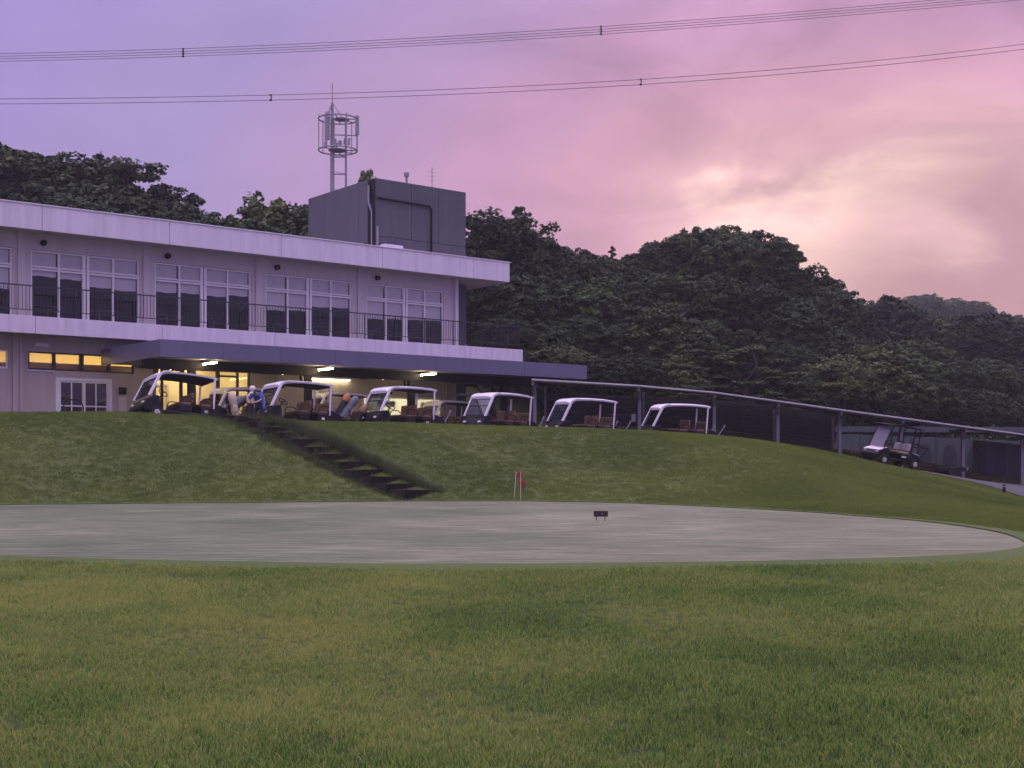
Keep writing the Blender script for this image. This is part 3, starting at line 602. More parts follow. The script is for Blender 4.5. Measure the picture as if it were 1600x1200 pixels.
# ------------------------------------------------------------------ antenna mast
mz = H(-9.55, 68); mast = thing('antenna_mast', 'tall galvanised aerial mast with round antenna cage behind the grey tower', 'mast', (-9.55, 68, mz))
def mzv(y): return EYE+(720-y)/2000*68-mz
def mxv(x): return (x-800)/2000*68+9.55
zr1, zr0 = mzv(186), mzv(235)
MB().tube([(0, 0, 0), (0, 0, mzv(238)), (0, 0, mzv(160))], [.12, .115, .07], 12).build('pole', M_pole, mast, smooth=True)
MB().tube([(0, 0, mzv(160)), (0, 0, mzv(130))], .028, 6).build('lightning_rod', M_pole, mast)
RC = mxv(528); RR = 1.02
for z in (zr0, zr1):
    pts = [(RC+RR*math.cos(t), RR*math.sin(t), z) for t in np.linspace(0, 2*math.pi, 41)]
    MB().tube(pts, .04, 6, False).build('ring', M_pole, mast, smooth=True)
    MB().tube([(0, 0, z), (RC+RR*.98, 0, z)], .04, 5).tube([(RC, -RR, z), (RC, RR, z)], .03, 5).tube([(RC-.7, -.7, z), (RC+.7, .7, z)], .03, 5).build('ring_brace', M_pole, mast)
MB().lathe([(.40, zr1-.02), (.40, zr1+.02)], 16, 'z', (RC+.2, .1, 0)).build('platform', M_pole, mast); MB().lathe([(.5, zr0-.02), (.5, zr0+.02)], 16, 'z', (RC, 0, 0)).build('platform', M_pole, mast)
for t, r, e in ((.0, .045, .12), (.9, .025, .0), (1.9, .03, .1), (2.6, .03, .0), (3.14, .028, .15), (4.2, .05, .0), (5.3, .035, 0.)):
    MB().tube([(RC+RR*math.cos(t), RR*math.sin(t), zr0-.05), (RC+RR*math.cos(t), RR*math.sin(t), zr1+.1+e)], r, 6).build('cage_post', M_pole, mast)
for x, y, z0, z1, w in ((.02+RC+RR, -.1, zr0+.8, zr1+.15, .10), (-.18, -.25, zr0+.5, zr1+.35, .09), (-.36, .2, zr0+.2, zr1+.2, .07)):
    MB().box(x-w, x+w, y-.06, y+.06, z0, z1).build('panel_antenna', M_pole, mast, bevel=.03)
for x, y, z, sx, sz in ((RC-.2, .0, zr0+.45, .22, .35), (RC+.15, -.3, zr0+.3, .18, .28), (RC+.35, .3, zr0+.55, .16, .3), (RC-.05, -.5, zr0+.2, .3, .2), (RC+.6, -.1, zr0+.45, .13, .35), (RC-.7, .1, zr0+.3, .1, .3)):
    MB().obox((x, y, z), (sx, .16, sz), (0, .1, random.random())).build('radio_unit', M_pole, mast, bevel=.02)
MB().tube([(0, 0, (zr0+zr1)/2), (RC+RR, 0, (zr0+zr1)/2-.05)], .035, 5).build('ring_brace', M_pole, mast)
for t in (.6, 2.4, 4.0, 5.5): MB().tube([(0, 0, mzv(160)), (RC*.35+.62*math.cos(t), .62*math.sin(t), zr1)], .018, 5).build('stay', M_pole, mast)
xl = mxv(540.5)
MB().tube([(xl, 0, 0), (xl, 0, zr1)], .06, 8).build('ladder_rail', M_pole, mast)
z = zr0-.35
while z > 1: MB().box(.1, xl, -.03, .03, z-.03, z+.03).tube([(.1, 0, z+.14), (xl, 0, z+.02)], .015, 4).build('rung', M_pole, mast); z -= .92
# ------------------------------------------------------------------ power lines
def wirez(pts, d):
    c = np.polyfit([p[0] for p in pts], [p[1] for p in pts], 3 if len(pts) > 4 else 2)
    return lambda x: np.polyval(c, x)
LOW = wirez([(-300, 155), (0, 153.5), (423, 149.5), (750, 138), (1001, 123.5), (1600, 72)], 0)
TOP = wirez([(-300, 87), (0, 82.5), (286, 77.5), (700, 57), (939, 41.5), (1300, 14), (1540, -5)], 0)
def cable(f, dy, D, label, grp, sp=None):
    pts = []
    for x in np.linspace(-420, 2000, 40):
        y = f(x)+dy; pts.append(((x-800)/2000*D, D+(x-800)*.004, EYE+(720-y)/2000*(D+(x-800)*.004)))
    o = MB().tube(pts, .023, 6, False).build('power_cable', M_cable, None, smooth=True); tag(o, label, 'cable', grp); return pts
for k, (dy, nm) in enumerate(((0, 'upper conductor of the lower pair of power lines above the mast'), (8, 'lower conductor of the lower pair of power lines above the mast'))): cable(LOW, dy, 104+.3*k, nm, 'overhead power lines')
for k, (dy, nm) in enumerate(((0, 'topmost of the four highest power lines'), (4.2, 'second from the top of the four highest power lines'), (8, 'third from the top of the four highest power lines'), (12, 'lowest of the four highest power lines'))): cable(TOP, dy, 112+.25*k, nm, 'overhead power lines')
def spacer(f, x, dys, D, label):
    dd = D+(x-800)*.004; z = [EYE+(720-f(x)-dy)/2000*dd for dy in dys]
    o = thing('line_spacer', label, 'spacer', ((x-800)/2000*dd, dd, z[-1]), group='cable spacers')
    MB().tube([(0, 0, 0), (.06, 0, (z[0]-z[-1])*.5), (0, 0, z[0]-z[-1])], .045, 6).build('arm', M_black, o)
    for q in z: MB().box(-.09, .09, -.05, .05, q-z[-1]-.06, q-z[-1]+.06).build('clamp', M_black, o)
spacer(LOW, 423, (0, 8), 104.1, 'small dark spacer on the lower pair of lines left of the mast'); spacer(LOW, 1001, (0, 8), 104.1, 'small dark spacer on the lower pair of lines right of the mast')
spacer(TOP, 286, (0, 4.2, 8, 12), 112.3, 'small dark spacer on the four highest lines at left'); spacer(TOP, 939, (0, 4.2, 8, 12), 112.3, 'small dark spacer on the four highest lines near mid picture')
# ------------------------------------------------------------------ golf carts
M_cbody = mat('cart_dark_paint', (.007, .0065, .010), .4, .1, 2., spec=.25); M_croof = mat('cart_white_plastic', (.78, .75, .80), .4, .03, 2.)
M_seat = mat('cart_brown_seat', (.16, .085, .05), .5, .15, 5.); M_seatw = mat('cart_white_seat', (.40, .38, .40), .6, .05); M_tyre = mat('tyre_rubber', (.012, .012, .012), .8, .2); M_hub = mat('white_hub', (.42, .42, .42), .5, .05)
M_lens = mat('headlamp_lens', (.6, .6, .62), .15, .05); M_plate = mat('number_plate', (.75, .75, .72), .6, .03)
def make_cart(name, label, group, number=None, seatm=None):
    t = thing(name, label, 'golf cart', (0, 0, 0), 0, group); sm = seatm or M_seat
    b = MB()
    b.prism([(1.5, .26), (1.54, .46), (1.43, .66), (1.2, .80), (1.02, .84), (.94, .80), (.88, .34), (.88, .26)], -.58, .58)
    b.prism([(.88, .24), (.88, .345), (-1.62, .345), (-1.62, .24)], -.56, .56)
    b.prism([(.20, .345), (.24, .60), (-.26, .60), (-.26, .345)], -.56, .56)
    b.prism([(-.60, .345), (-.57, .60), (-1.02, .60), (-1.02, .345)], -.56, .56)
    b.prism([(-1.02, .345), (-1.02, .74), (-1.16, .76), (-1.5, .66), (-1.66, .48), (-1.66, .345)], -.58, .58)
    b.build('body', M_cbody, t, bevel=.035)
    MB().prism([(1.56, .27), (1.6, .33), (1.58, .42), (1.545, .42), (1.51, .27)], -.55, .55).build('bumper', M_black, t, bevel=.015)
    r = MB(); n = 10
    prof = [(1.06, 1.575), (.94, 1.655), (.72, 1.725), (.45, 1.757), (.0, 1.775), (-.6, 1.772), (-1.05, 1.745), (-1.24, 1.72)]
    vs = []
    for (x, z) in prof:
        for k in range(n+1):
            y = -.60+1.2*k/n; e = abs(y/.6)**4; vs.append((x, y, z-.05*e+.01))
    for (x, z) in prof:
        for k in range(n+1):
            y = -.58+1.16*k/n; vs.append((x-.015 if x > 0 else x+.015, y, z-.092-.01*abs(y/.6)))
    m1 = len(prof)*(n+1); fs = []
    for i in range(len(prof)-1):
        for k in range(n):
            q = (i*(n+1)+k, i*(n+1)+k+1, (i+1)*(n+1)+k+1, (i+1)*(n+1)+k); fs += [q[::-1], tuple(w+m1 for w in q)]
        for k in (0, n): q = (i*(n+1)+k, (i+1)*(n+1)+k, (i+1)*(n+1)+k+m1, i*(n+1)+k+m1); fs.append(q)
    for i in (0, len(prof)-1):
        for k in range(n): fs.append((i*(n+1)+k, i*(n+1)+k+1, i*(n+1)+k+1+m1, i*(n+1)+k+m1))
    rf = MB().add(vs, fs).build('roof', M_croof, t, smooth=True)
    hl = MB(); hv = [(x*.985, y*.975, z-.008) for x, y, z in vs[m1:]]; hl.add(hv+[(x, y, z-.012) for x, y, z in hv], [(i*(n+1)+k, i*(n+1)+k+1, (i+1)*(n+1)+k+1, (i+1)*(n+1)+k) for i in range(len(prof)-1) for k in range(n)]+[tuple(m1+w for w in (i*(n+1)+k, (i+1)*(n+1)+k, (i+1)*(n+1)+k+1, i*(n+1)+k+1)) for i in range(len(prof)-1) for k in range(n)]).build('headliner', M_black, rf)
    for s in (-1, 1):
        MB().prism([(1.30, .79), (1.40, .79), (.99, 1.62), (.84, 1.70), (.62, 1.745), (.55, 1.70), (.78, 1.655), (.90, 1.585)], s*.595-.035, s*.595+.035).build('front_pillar', M_croof, t, bevel=.01)
        MB().tube([(-1.08, s*.56, .56), (-1.11, s*.565, 1.1), (-1.13, s*.565, 1.70)], .036, 8).build('rear_pillar', M_croof, t, smooth=True)
    ws = MB().add([(1.31, -.545, .83), (1.31, .545, .83), (.955, .545, 1.585), (.955, -.545, 1.585)], [(0, 1, 2, 3)])
    ws.v += [(x+.012, y, z+.004) for x, y, z in ws.v]; ws.f += [(7, 6, 5, 4), (0, 4, 5, 1), (1, 5, 6, 2), (2, 6, 7, 3), (3, 7, 4, 0)]
    w = ws.build('windscreen', M_clear, t)
    MB().tube([(1.15, -.55, 1.20), (1.15, .55, 1.20)], .014, 5).tube([(1.325, -.55, .83), (1.325, .55, .83)], .016, 5).build('windscreen_bar', M_black, w)
    for s in (-1, 1): MB().tube([(1.335, s*.55, .83), (.975, s*.55, 1.59)], .012, 5).build('windscreen_bar', M_black, w)
    for x in (-.03, -.81):
        st = MB().box(x-.24, x+.25, -.52, .52, .605, .71).build('seat', sm, t, bevel=.04)
        if x > -.5:
            for y in (-.27, .27): MB().prism([(x-.24, .71), (x-.27, 1.04), (x-.31, 1.10), (x-.37, 1.08), (x-.34, .71)], y-.21, y+.21).build('backrest', sm, st, bevel=.05)
        else: MB().prism([(x-.24, .71), (x-.27, 1.02), (x-.31, 1.06), (x-.37, 1.05), (x-.34, .71)], -.52, .52).build('backrest', sm, st, bevel=.05)
        for s in (-1, 1): MB().tube([(x+.2, s*.545, .66), (x+.14, s*.545, .86), (x+.04, s*.545, .90), (x-.2, s*.545, .90), (x-.3, s*.545, .82)], .02, 6).build('armrest', M_black, st, smooth=True)
    MB().tube([(.98, .27, .62), (.70, .27, .98)], .022, 6).build('steering_column', M_black, t)
    c = MB(); m = Matrix.Translation((.69, .27, .99)) @ Matrix.Rotation(R(-38), 4, 'Y')
    c.tube([m @ Vector((.17*math.cos(a), .17*math.sin(a), 0)) for a in np.linspace(0, 2*math.pi, 21)], .016, 6, False)
    c.tube([m @ Vector((0, -.16, 0)), m @ Vector((0, .16, 0))], .014, 5); c.build('steering_wheel', M_black, t, smooth=True)
    wm = MB().lathe([(.10, -.08), (.215, -.085), (.228, -.06), (.228, .06), (.215, .085), (.10, .08)], 20, 'y').mesh('wheel', M_tyre, True); hm = MB().lathe([(.115, -.012), (.10, .012), (.03, .02)], 14, 'y').mesh('hub_cap', M_hub, True)
    for x in (1.04, -1.12):
        for s in (-1, 1):
            wh = place('wheel', wm, t, (x, s*.51, .228)); place('hub_cap', hm, wh, (0, s*.085, 0), (0, 0, 0 if s > 0 else math.pi))
    for s in (-1, 1): MB().obox((1.50, s*.42, .56), (.06, .16, .085), (0, R(-25), 0)).build('headlight', M_lens, t, bevel=.02)
    rk = MB().tube([(-1.45, -.5, .36), (-1.78, -.5, .40), (-1.80, -.5, .62)], .02, 6).tube([(-1.45, .5, .36), (-1.78, .5, .40), (-1.80, .5, .62)], .02, 6).tube([(-1.78, -.5, .40), (-1.78, .5, .40)], .02, 6).tube([(-1.13, -.55, .98), (-1.13, .55, .98)], .02, 6).build('bag_rack', M_black, t, smooth=True)
    for s in (-1, 1): MB().tube([(-1.62, s*.5, .40), (-1.92, s*.5, .84), (-1.96, s*.5, .95)], [.022, .022, .05], 6).build('rack_stay', M_steel, rk, smooth=True)
    for s in (-1, 1):
        pl = MB().box(-.86, -.74, s*.575-.006, s*.575+.006, .385, .475).build('number_plate', M_plate, t)
    MB().obox((.86, .52, 1.48), (.03, .14, .09), (0, .2, .2)).build('mirror', M_black, t, bevel=.01)
    MB().box(-.45, -.40, -.48, .48, .74, .80).tube([(-.43, -.4, .6), (-.43, -.4, .80)], .015, 5).tube([(-.43, .4, .6), (-.43, .4, .80)], .015, 5).build('grab_bar', M_black, t)
    return t
def pose(o, x, y, th, half=1.05, lift=0.0):
    """stand a cart on the ground; th is the angle of its length from the line of sight, nose to the left"""
    f = Vector((-math.sin(th), -math.cos(th))); a = H(x+f.x*half, y+f.y*half); b = H(x-f.x*half, y-f.y*half)
    l = Vector((-f.y, f.x)); c = H(x+l.x*.5, y+l.y*.5); d = H(x-l.x*.5, y-l.y*.5)
    o.location = (x, y, (a+b)/2+.035+lift); yaw = math.atan2(f.y, f.x)
    o.rotation_euler = (Matrix.Rotation(yaw, 3, 'Z') @ Matrix.Rotation(-math.atan2(a-b, 2*half), 3, 'Y') @ Matrix.Rotation(math.atan2(c-d, 1.0), 3, 'X')).to_euler()
CL_ = ['white roofed golf cart nearest the left lit lobby windows, numbered 12', 'white roofed golf cart beside the person, bags racked behind it', 'white roofed golf cart in front of the pale lit office window', 'white roofed golf cart with a lamp reflected in its windscreen, at the canopy right end', 'white roofed golf cart before the first bays of the dark shed', 'rightmost white roofed golf cart, under the bend of the shed roof']
G1 = 'white roofed golf carts in a row along the path'
cart0 = make_cart('golf_cart', CL_[0], G1); carts = [cart0]
for k in range(1, 6):
    c = copy_tree(cart0); c['label'] = CL_[k]; carts.append(c)
for c, (x, y, th) in zip(carts, CARTS): pose(c, x, y, R(th))
def text(body, size, m, parent, loc, rot, name='lettering', sx=1.):
    cu = bpy.data.curves.new(name, 'FONT'); cu.body = body; cu.size = size; cu.align_x = 'CENTER'; cu.align_y = 'CENTER'; cu.extrude = .001; cu.materials.append(m)
    o = bpy.data.objects.new(name, cu); COL.objects.link(o); o.location = loc; o.rotation_euler = rot; o.scale = (sx, 1, 1); o.parent = parent; return o
_t = text('12', .10, M_black, cart0, (-.80, .584, .43), (R(90), 0, R(180)), 'plate_number'); bpy.context.view_layer.update(); _m = bpy.data.meshes.new_from_object(_t); bpy.data.objects.remove(_t)
place('plate_number', _m, cart0, (-.80, .584, .43), (R(90), 0, R(180)))
second = [(*bw(23.4, 46.9), 50, 'cream lit golf cart parked under the canopy behind the leftmost white cart'), (*bw(27.9, 47.0), 50, 'cream lit golf cart under the canopy behind the cart with racked bags'), (*bw(33.9, 47.2), 50, 'cream lit golf cart under the canopy against the pale office window')]
for x, y, th, lb in second:
    c = copy_tree(cart0); c['label'] = lb; c['group'] = 'golf carts parked under the canopy'; pose(c, x, y, R(th))
    for ch in [q for q in c.children if q.name.startswith('plate_number')]: bpy.data.objects.remove(ch)
# two seat buggy at the right
bug = thing('golf_buggy', 'dark two seat golf buggy with white seat back and pale windscreen below the shed', 'golf cart')
b = MB(); b.prism([(1.12, .25), (1.16, .42), (1.05, .60), (.72, .74), (.58, .72), (.50, .32), (.48, .25)], -.55, .55); b.prism([(.5, .24), (.5, .33), (-1.15, .33), (-1.15, .24)], -.54, .54)
b.prism([(.02, .33), (.05, .58), (-.55, .58), (-.62, .70), (-1.0, .62), (-1.2, .40), (-1.2, .33)], -.56, .56); b.build('body', M_cbody, bug, bevel=.04)
MB().prism([(1.10, .60), (.74, .745), (.66, .76), (.72, .71), (1.05, .575)], -.5, .5).build('cowl', M_croof, bug, bevel=.01)
s_ = MB().box(-.5, .12, -.5, .5, .585, .69).build('seat', mat('tan_seat', (.30, .24, .13), .6), bug, bevel=.04)
for y in (-.25, .25): MB().prism([(-.42, .74), (-.46, 1.00), (-.52, 1.07), (-.60, 1.03), (-.57, .74)], y-.22, y+.22).build('backrest', M_seatw, s_, bevel=.09)
for s in (-1, 1):
    MB().tube([(.86, s*.5, .68), (.50, s*.5, 1.72)], .022, 6).build('front_pillar', M_black, bug); MB().tube([(-.60, s*.5, .62), (-.66, s*.5, 1.72)], .028, 6).build('rear_pillar', M_black, bug); MB().tube([(-.95, s*.5, .6), (-.92, s*.5, 1.70)], .026, 6).build('rear_pillar', M_black, bug)
    MB().obox((1.07, s*.38, .52), (.05, .15, .08), (0, R(-20), 0)).build('headlight', M_lens, bug)
MB().prism([(.78, 1.73), (.3, 1.77), (-1.02, 1.75), (-1.05, 1.71), (.3, 1.72), (.78, 1.69)], -.56, .56).build('roof', M_black, bug, bevel=.01)

wsx = mat('sky_lilac_windscreen', (.17, .16, .21), .7, .12, 3.); MB().prism([(.845, .75), (.855, .755), (.535, 1.66), (.525, 1.655)], -.44, .40).build('windscreen', wsx, bug)  # opaque sheet, the sky's reflection put into its lilac colour
MB().tube([(.62, .24, .60), (.36, .24, .95)], .02, 6).build('steering_column', M_black, bug); c = MB(); m = Matrix.Translation((.35, .24, .96)) @ Matrix.Rotation(R(-38), 4, 'Y')
c.tube([m @ Vector((.17*math.cos(a), .17*math.sin(a), 0)) for a in np.linspace(0, 2*math.pi, 21)], .018, 6, False); c.build('steering_wheel', M_black, bug, smooth=True)
for x in (.78, -.86):
    for s in (-1, 1):
        wh = place('wheel', bpy.data.meshes['wheel'], bug, (x, s*.5, .228)); place('hub_cap', bpy.data.meshes['hub_cap'], wh, (0, s*.085, 0), (0, 0, 0 if s > 0 else math.pi))
MB().tube([(-.62, -.42, 1.12), (-1.1, -.42, 1.05), (-1.5, -.42, .98), (-1.1, -.42, .42)], .03, 6).tube([(-.62, .42, 1.12), (-1.1, .42, 1.05), (-1.5, .42, .98), (-1.1, .42, .42)], .03, 6).tube([(-1.5, -.42, .98), (-1.5, .42, .98)], .03, 6).box(-1.30, -1.14, -.40, .40, .38, .46).build('bag_rack', M_black, bug)
MB().box(-.32, -.08, .565, .575, .44, .50).build('number_plate', M_plate, bug); MB().prism([(-.72, .69), (-1.0, .63), (-1.04, .61), (-1.0, .612), (-.72, .672)], -.4, .55).build('trim', M_croof, bug)
pose(bug, 16.0, 54.3, R(66), .82)
# ------------------------------------------------------------------ golf bags
def make_bag(name, label, bodym, hoodm, group):
    t = thing(name, label, 'golf bag', (0, 0, 0), 0, group)
    MB().lathe([(.10, 0), (.13, .03), (.125, .3), (.135, .55), (.125, .80), (.14, .84), (.14, .88)], 14).build('bag_body', bodym, t, smooth=True)
    MB().lathe([(.13, .881), (.15, 1.0), (.12, 1.14), (.05, 1.22)], 12).build('hood', hoodm, t, smooth=True)
    MB().box(-.09, .09, .10, .20, .12, .42).build('pocket', bodym, t, bevel=.03); MB().box(-.07, .07, .11, .18, .50, .74).build('pocket', bodym, t, bevel=.03)
    MB().tube([(.13, 0, .25), (.20, .05, .45), (.17, .03, .70), (.12, 0, .80)], .018, 5).build('strap', M_black, t, smooth=True)
    for k in range(3): MB().tube([(-.05+.05*k, -.02, .85), (-.06+.06*k, -.03, 1.1), (-.03+.06*k, -.05, 1.13)], .02, 5).build('club_head', M_steel, t)
    return t
M_bk = mat('bag_black', (.02, .02, .025), .5, .2); M_bb = mat('bag_slate', (.10, .12, .15), .5, .2); M_bo = mat('bag_orange', (.42, .13, .03), .5, .1); M_bc = mat('bag_cream', (.62, .52, .36), .6, .08); M_bt = mat('bag_tan', (.30, .20, .10), .6, .1)
bags = {(id(a), id(b)): None for a in () for b in ()}
def bag_on(cart, y, bodym, hoodm, label, lean=42, twist=0, x=-1.62, z=.42):
    k = (bodym.name, hoodm.name)
    if k not in _bags: t = _bags[k] = make_bag('golf_bag', label, bodym, hoodm, 'golf bags on the cart racks')
    else: t = copy_tree(_bags[k]); t['label'] = label
    M = cart.matrix_basis @ Matrix.Translation((x, y, z)) @ Matrix.Rotation(R(-lean), 4, 'Y') @ Matrix.Rotation(R(twist), 4, 'Z')
    t.matrix_basis = M; return t
_bags = {}
bag_on(carts[0], .36, M_bk, M_bk, 'black hooded golf bag nearest the viewer on the number 12 cart', 50)
bag_on(carts[0], .02, M_bk, M_bb, 'black golf bag with slate hood in the middle of the number 12 cart rack', 46, 40)
bag_on(carts[0], -.36, M_bb, M_bk, 'slate golf bag on the far side of the number 12 cart rack', 44, 80)
bag_on(carts[1], .38, M_bb, M_bb, 'slate golf bag nearest the viewer behind the cart beside the person', 40)
bag_on(carts[1], .05, M_bk, M_bo, 'black golf bag with orange hood behind the cart beside the person', 30, 30)
bag_on(carts[1], -.35, M_bk, M_bk, 'black hooded golf bag on the far side behind the cart beside the person', 44, 60)
def loose_bag(x, y, bodym, hoodm, label, lean, yaw):
    k = (bodym.name, hoodm.name)
    if k not in _bags: t = _bags[k] = make_bag('golf_bag', label, bodym, hoodm, 'golf bags standing between the carts')
    else: t = copy_tree(_bags[k]); t['label'] = label; t['group'] = 'golf bags standing between the carts'
    t.location = (x, y, H(x, y)+.05); t.rotation_euler = (0, R(lean), R(yaw))
loose_bag(-9.75, 45.6, M_bc, M_bc, 'cream golf bag with cream hood standing left of the person', 12, 200)
loose_bag(-9.35, 45.75, M_bk, M_bc, 'black golf bag with cream hood standing right beside the person', 8, 100)
loose_bag(-10.0, 45.9, M_bt, M_bk, 'tan golf bag with black hood standing behind the cream bag', 14, 250)
loose_bag(-6.05, 47.9, M_bk, M_bt, 'black golf bag with tan hood leaning by the rack behind the slate bags', 30, 10)
# ------------------------------------------------------------------ person
def skin(name, m, verts, edges, rad, parent, root=0, lev=2):
    me = bpy.data.meshes.new(name); me.from_pydata(verts, edges, []); me.materials.append(m)
    o = place(name, me, parent); md = o.modifiers.new('skin', 'SKIN'); md.use_smooth_shade = True
    for i, r in enumerate(rad): me.skin_vertices[0].data[i].radius = (r, r) if not isinstance(r, tuple) else r
    for i in range(len(verts)): me.skin_vertices[0].data[i].use_root = (i == root)
    s = o.modifiers.new('sub', 'SUBSURF'); s.levels = lev; s.render_levels = lev; return o
M_skin = mat('skin', (.42, .26, .19), .6, .05); M_blue = mat('blue_shirt', (.05, .10, .38), .8, .12, 6.); M_trs = mat('navy_trousers', (.02, .022, .04), .8, .15); M_cap = mat('white_cap', (.72, .70, .68), .7, .05)
pe = thing('person', 'person in blue top, dark trousers and white cap looking down between two carts', 'person', (-9.0, 45.4, H(-9.0, 45.4)+.02), R(-20))
# local: faces -y (towards the viewer), bending forward
bv = [(0, .16, .80), (0, .08, .96), (0, -.08, 1.10), (0, -.17, 1.16), (0, -.25, 1.20), (0, -.33, 1.25), (0, -.36, 1.32),
      (-.17, -.10, 1.13), (-.25, -.22, .92), (-.13, -.42, .84), (.17, -.10, 1.13), (.25, -.22, .92), (.12, -.42, .82),
      (-.10, .14, .76), (-.13, -.06, .45), (-.12, .08, .08), (-.13, -.07, .04), (.10, .14, .76), (.14, -.04, .45), (.13, .12, .08), (.15, -.03, .04),
      (-.07, -.48, .82), (.06, -.48, .81)]
be = [(0, 1), (1, 2), (2, 3), (3, 4), (4, 5), (5, 6), (2, 7), (7, 8), (8, 9), (2, 10), (10, 11), (11, 12), (0, 13), (13, 14), (14, 15), (15, 16), (0, 17), (17, 18), (18, 19), (19, 20), (9, 21), (12, 22)]
br = [.12, .12, .13, .055, .075, .095, .075, .06, .042, .032, .06, .042, .032, .085, .058, .04, .04, .085, .058, .04, .04, .035, .035]
for hnd, sx in ((21, 1), (22, -1)):
    for k in range(5):
        i = len(bv); x, y, z = bv[hnd]; off = (k-2)*.016
        if k == 0: bv += [(x+sx*.04, y-.01, z+.03)]
        else: bv += [(x+off, y-.05-.006*(2-abs(k-2)), z-.005)]
        bv += [(bv[i][0]+(sx*.015 if k == 0 else 0), bv[i][1]-.025, bv[i][2]-.02)]
        be += [(hnd, i), (i, i+1)]; br += [.009, .008]
skin('body', M_skin, bv, be, br, pe)
skin('shirt', M_blue, [(0, .17, .78), (0, .08, .96), (0, -.08, 1.10), (0, -.15, 1.15), (-.17, -.10, 1.14), (-.245, -.21, .95), (.17, -.10, 1.14), (.245, -.21, .95)], [(0, 1), (1, 2), (2, 3), (2, 4), (4, 5), (2, 6), (6, 7)], [(.19, .15), (.165, .14), (.18, .15), .085, .088, .075, .088, .075], pe)
skin('trousers', M_trs, [(0, .16, .82), (-.10, .14, .74), (-.13, -.06, .45), (-.12, .08, .10), (.10, .14, .74), (.14, -.04, .45), (.13, .12, .10)], [(0, 1), (1, 2), (2, 3), (0, 4), (4, 5), (5, 6)], [(.165, .14), .11, .085, .07, .11, .085, .07], pe)
MB().lathe([(.112, 0), (.115, .04), (.09, .10), (.04, .13)], 14, 'z').build('cap', M_cap, pe, smooth=True).matrix_basis = Matrix.Translation((0, -.36, 1.29)) @ Matrix.Rotation(R(40), 4, 'X')
MB().prism([(-.07, 0), (.07, 0), (.05, .012), (-.05, .012)], -.2, -.1).build('cap_brim', M_cap, pe).matrix_basis = Matrix.Translation((0, -.36, 1.29)) @ Matrix.Rotation(R(50), 4, 'X')
MB().lathe([(.10, -.03), (.105, .0), (.10, .02)], 12, 'z').build('hair', mat('dark_hair', (.02, .015, .012), .6), pe, smooth=True).matrix_basis = Matrix.Translation((0, -.335, 1.27)) @ Matrix.Rotation(R(40), 4, 'X')
MB().tube([(.16, -.08, 1.16), (.22, -.06, .96), (.24, .0, .62)], [.05, .075, .05], 8).build('jacket', mat('pale_blue_jacket', (.10, .22, .52), .8), pe, smooth=True)
sb = thing('red_pouch', 'small red pouch standing at the feet of the person', 'pouch', (-8.95, 45.1, H(-8.95, 45.1)+.03)); MB().lathe([(.09, 0), (.12, .1), (.10, .26), (.04, .30)], 10).build('pouch', mat('red_cloth', (.35, .04, .04), .7), sb, smooth=True); MB().tube([(-.05, 0, .29), (0, 0, .36), (.05, 0, .29)], .01, 5).build('loop', M_black, sb)
# ------------------------------------------------------------------ practice flags, marker, sign
M_redflag = mat('red_flag', (.30, .028, .03), .8, .1); M_stick = mat('flag_stick', (.52, .56, .38), .5, .08)
def flagstick(x, y, h, lean, label, flag=True):
    t = thing('practice_flag', label, 'flagstick', (x, y, H(x, y)), 0, 'practice green flags', (0, lean, 0))
    MB().tube([(0, 0, 0), (0, 0, h)], .011, 8).build('stick', M_stick, t, smooth=True); MB().lathe([(.018, h), (.018, h+.03)], 8).build('cap', M_stick, t)
    if flag:
        m = MB(); n = 6
        v = [(i*.20/n*flag, .012*math.sin(i*1.6), z) for z in (h-.15, h+.02) for i in range(n+1)]; v += [(x, y+.006, z) for x, y, z in v]; k = n+1
        m.add(v, [(i, i+1, k+i+1, k+i) for i in range(n)]+[(2*k+i, 3*k+i, 3*k+i+1, 2*k+i+1) for i in range(n)]+[(i, 2*k+i, 2*k+i+1, i+1) for i in range(n)]+[(k+i, k+i+1, 3*k+i+1, 3*k+i) for i in range(n)]); m.build('flag', M_redflag, t, smooth=True)
flagstick(.06, 36.7, .74, R(4.5), 'leaning pale flagstick on the left with red flag at its top', 1)
flagstick(.245, 36.4, .80, R(.3), 'upright pale flagstick on the right of the pair', 0)
mk = thing('red_marker', 'small red marker board on a short stake behind the upright flagstick', 'marker', (.29, 37.2, H(.29, 37.2))); MB().tube([(.05, .01, 0), (.05, .01, .30)], .010, 6).build('stake', M_black, mk); MB().box(-.10, .10, -.012, .0, .17, .34).build('board', M_redflag, mk, bevel=.006)
sx_, sy_ = 1.69, 24.35
sg = thing('green_sign', 'small low maroon board with faint lettering standing on the putting green', 'sign', (sx_, sy_, .012), R(-6))
MB().box(-.135, .135, -.015, .015, .075, .185).build('board', mat('maroon_board', (.020, .006, .009), .5, .2), sg, bevel=.008)
for s in (-.082, .078): MB().tube([(s, 0, -.03), (s, 0, .08)], [.006, .010], 6).build('peg', M_black, sg)
GL = [[(0, 0, .030, .034, 0)], [(-.007, -.002, .007, .036, -.32), (.007, -.002, .007, .036, .32), (0, -.012, .018, .006, 0)], [(0, .010, .030, .008, 0), (.002, -.002, .011, .030, 0), (-.008, .004, .007, .018, .5)], [(-.008, -.002, .008, .034, 0), (.002, .009, .020, .015, 0)]]
for k, (st, cl) in enumerate(zip(GL, ((.10, .07, .075), (.09, .06, .065), (.34, .23, .26), (.08, .07, .065)))):
    m = MB()
    for x, z, w, h, r in st: m.obox((x, 0, z), (w, .003, h), (0, r, 0))
    o = m.build('letter', mat('sign_letter_%s' % 'abcd'[k], cl, .7), sg); o.location = (-.078+k*.052, -.017, .131)
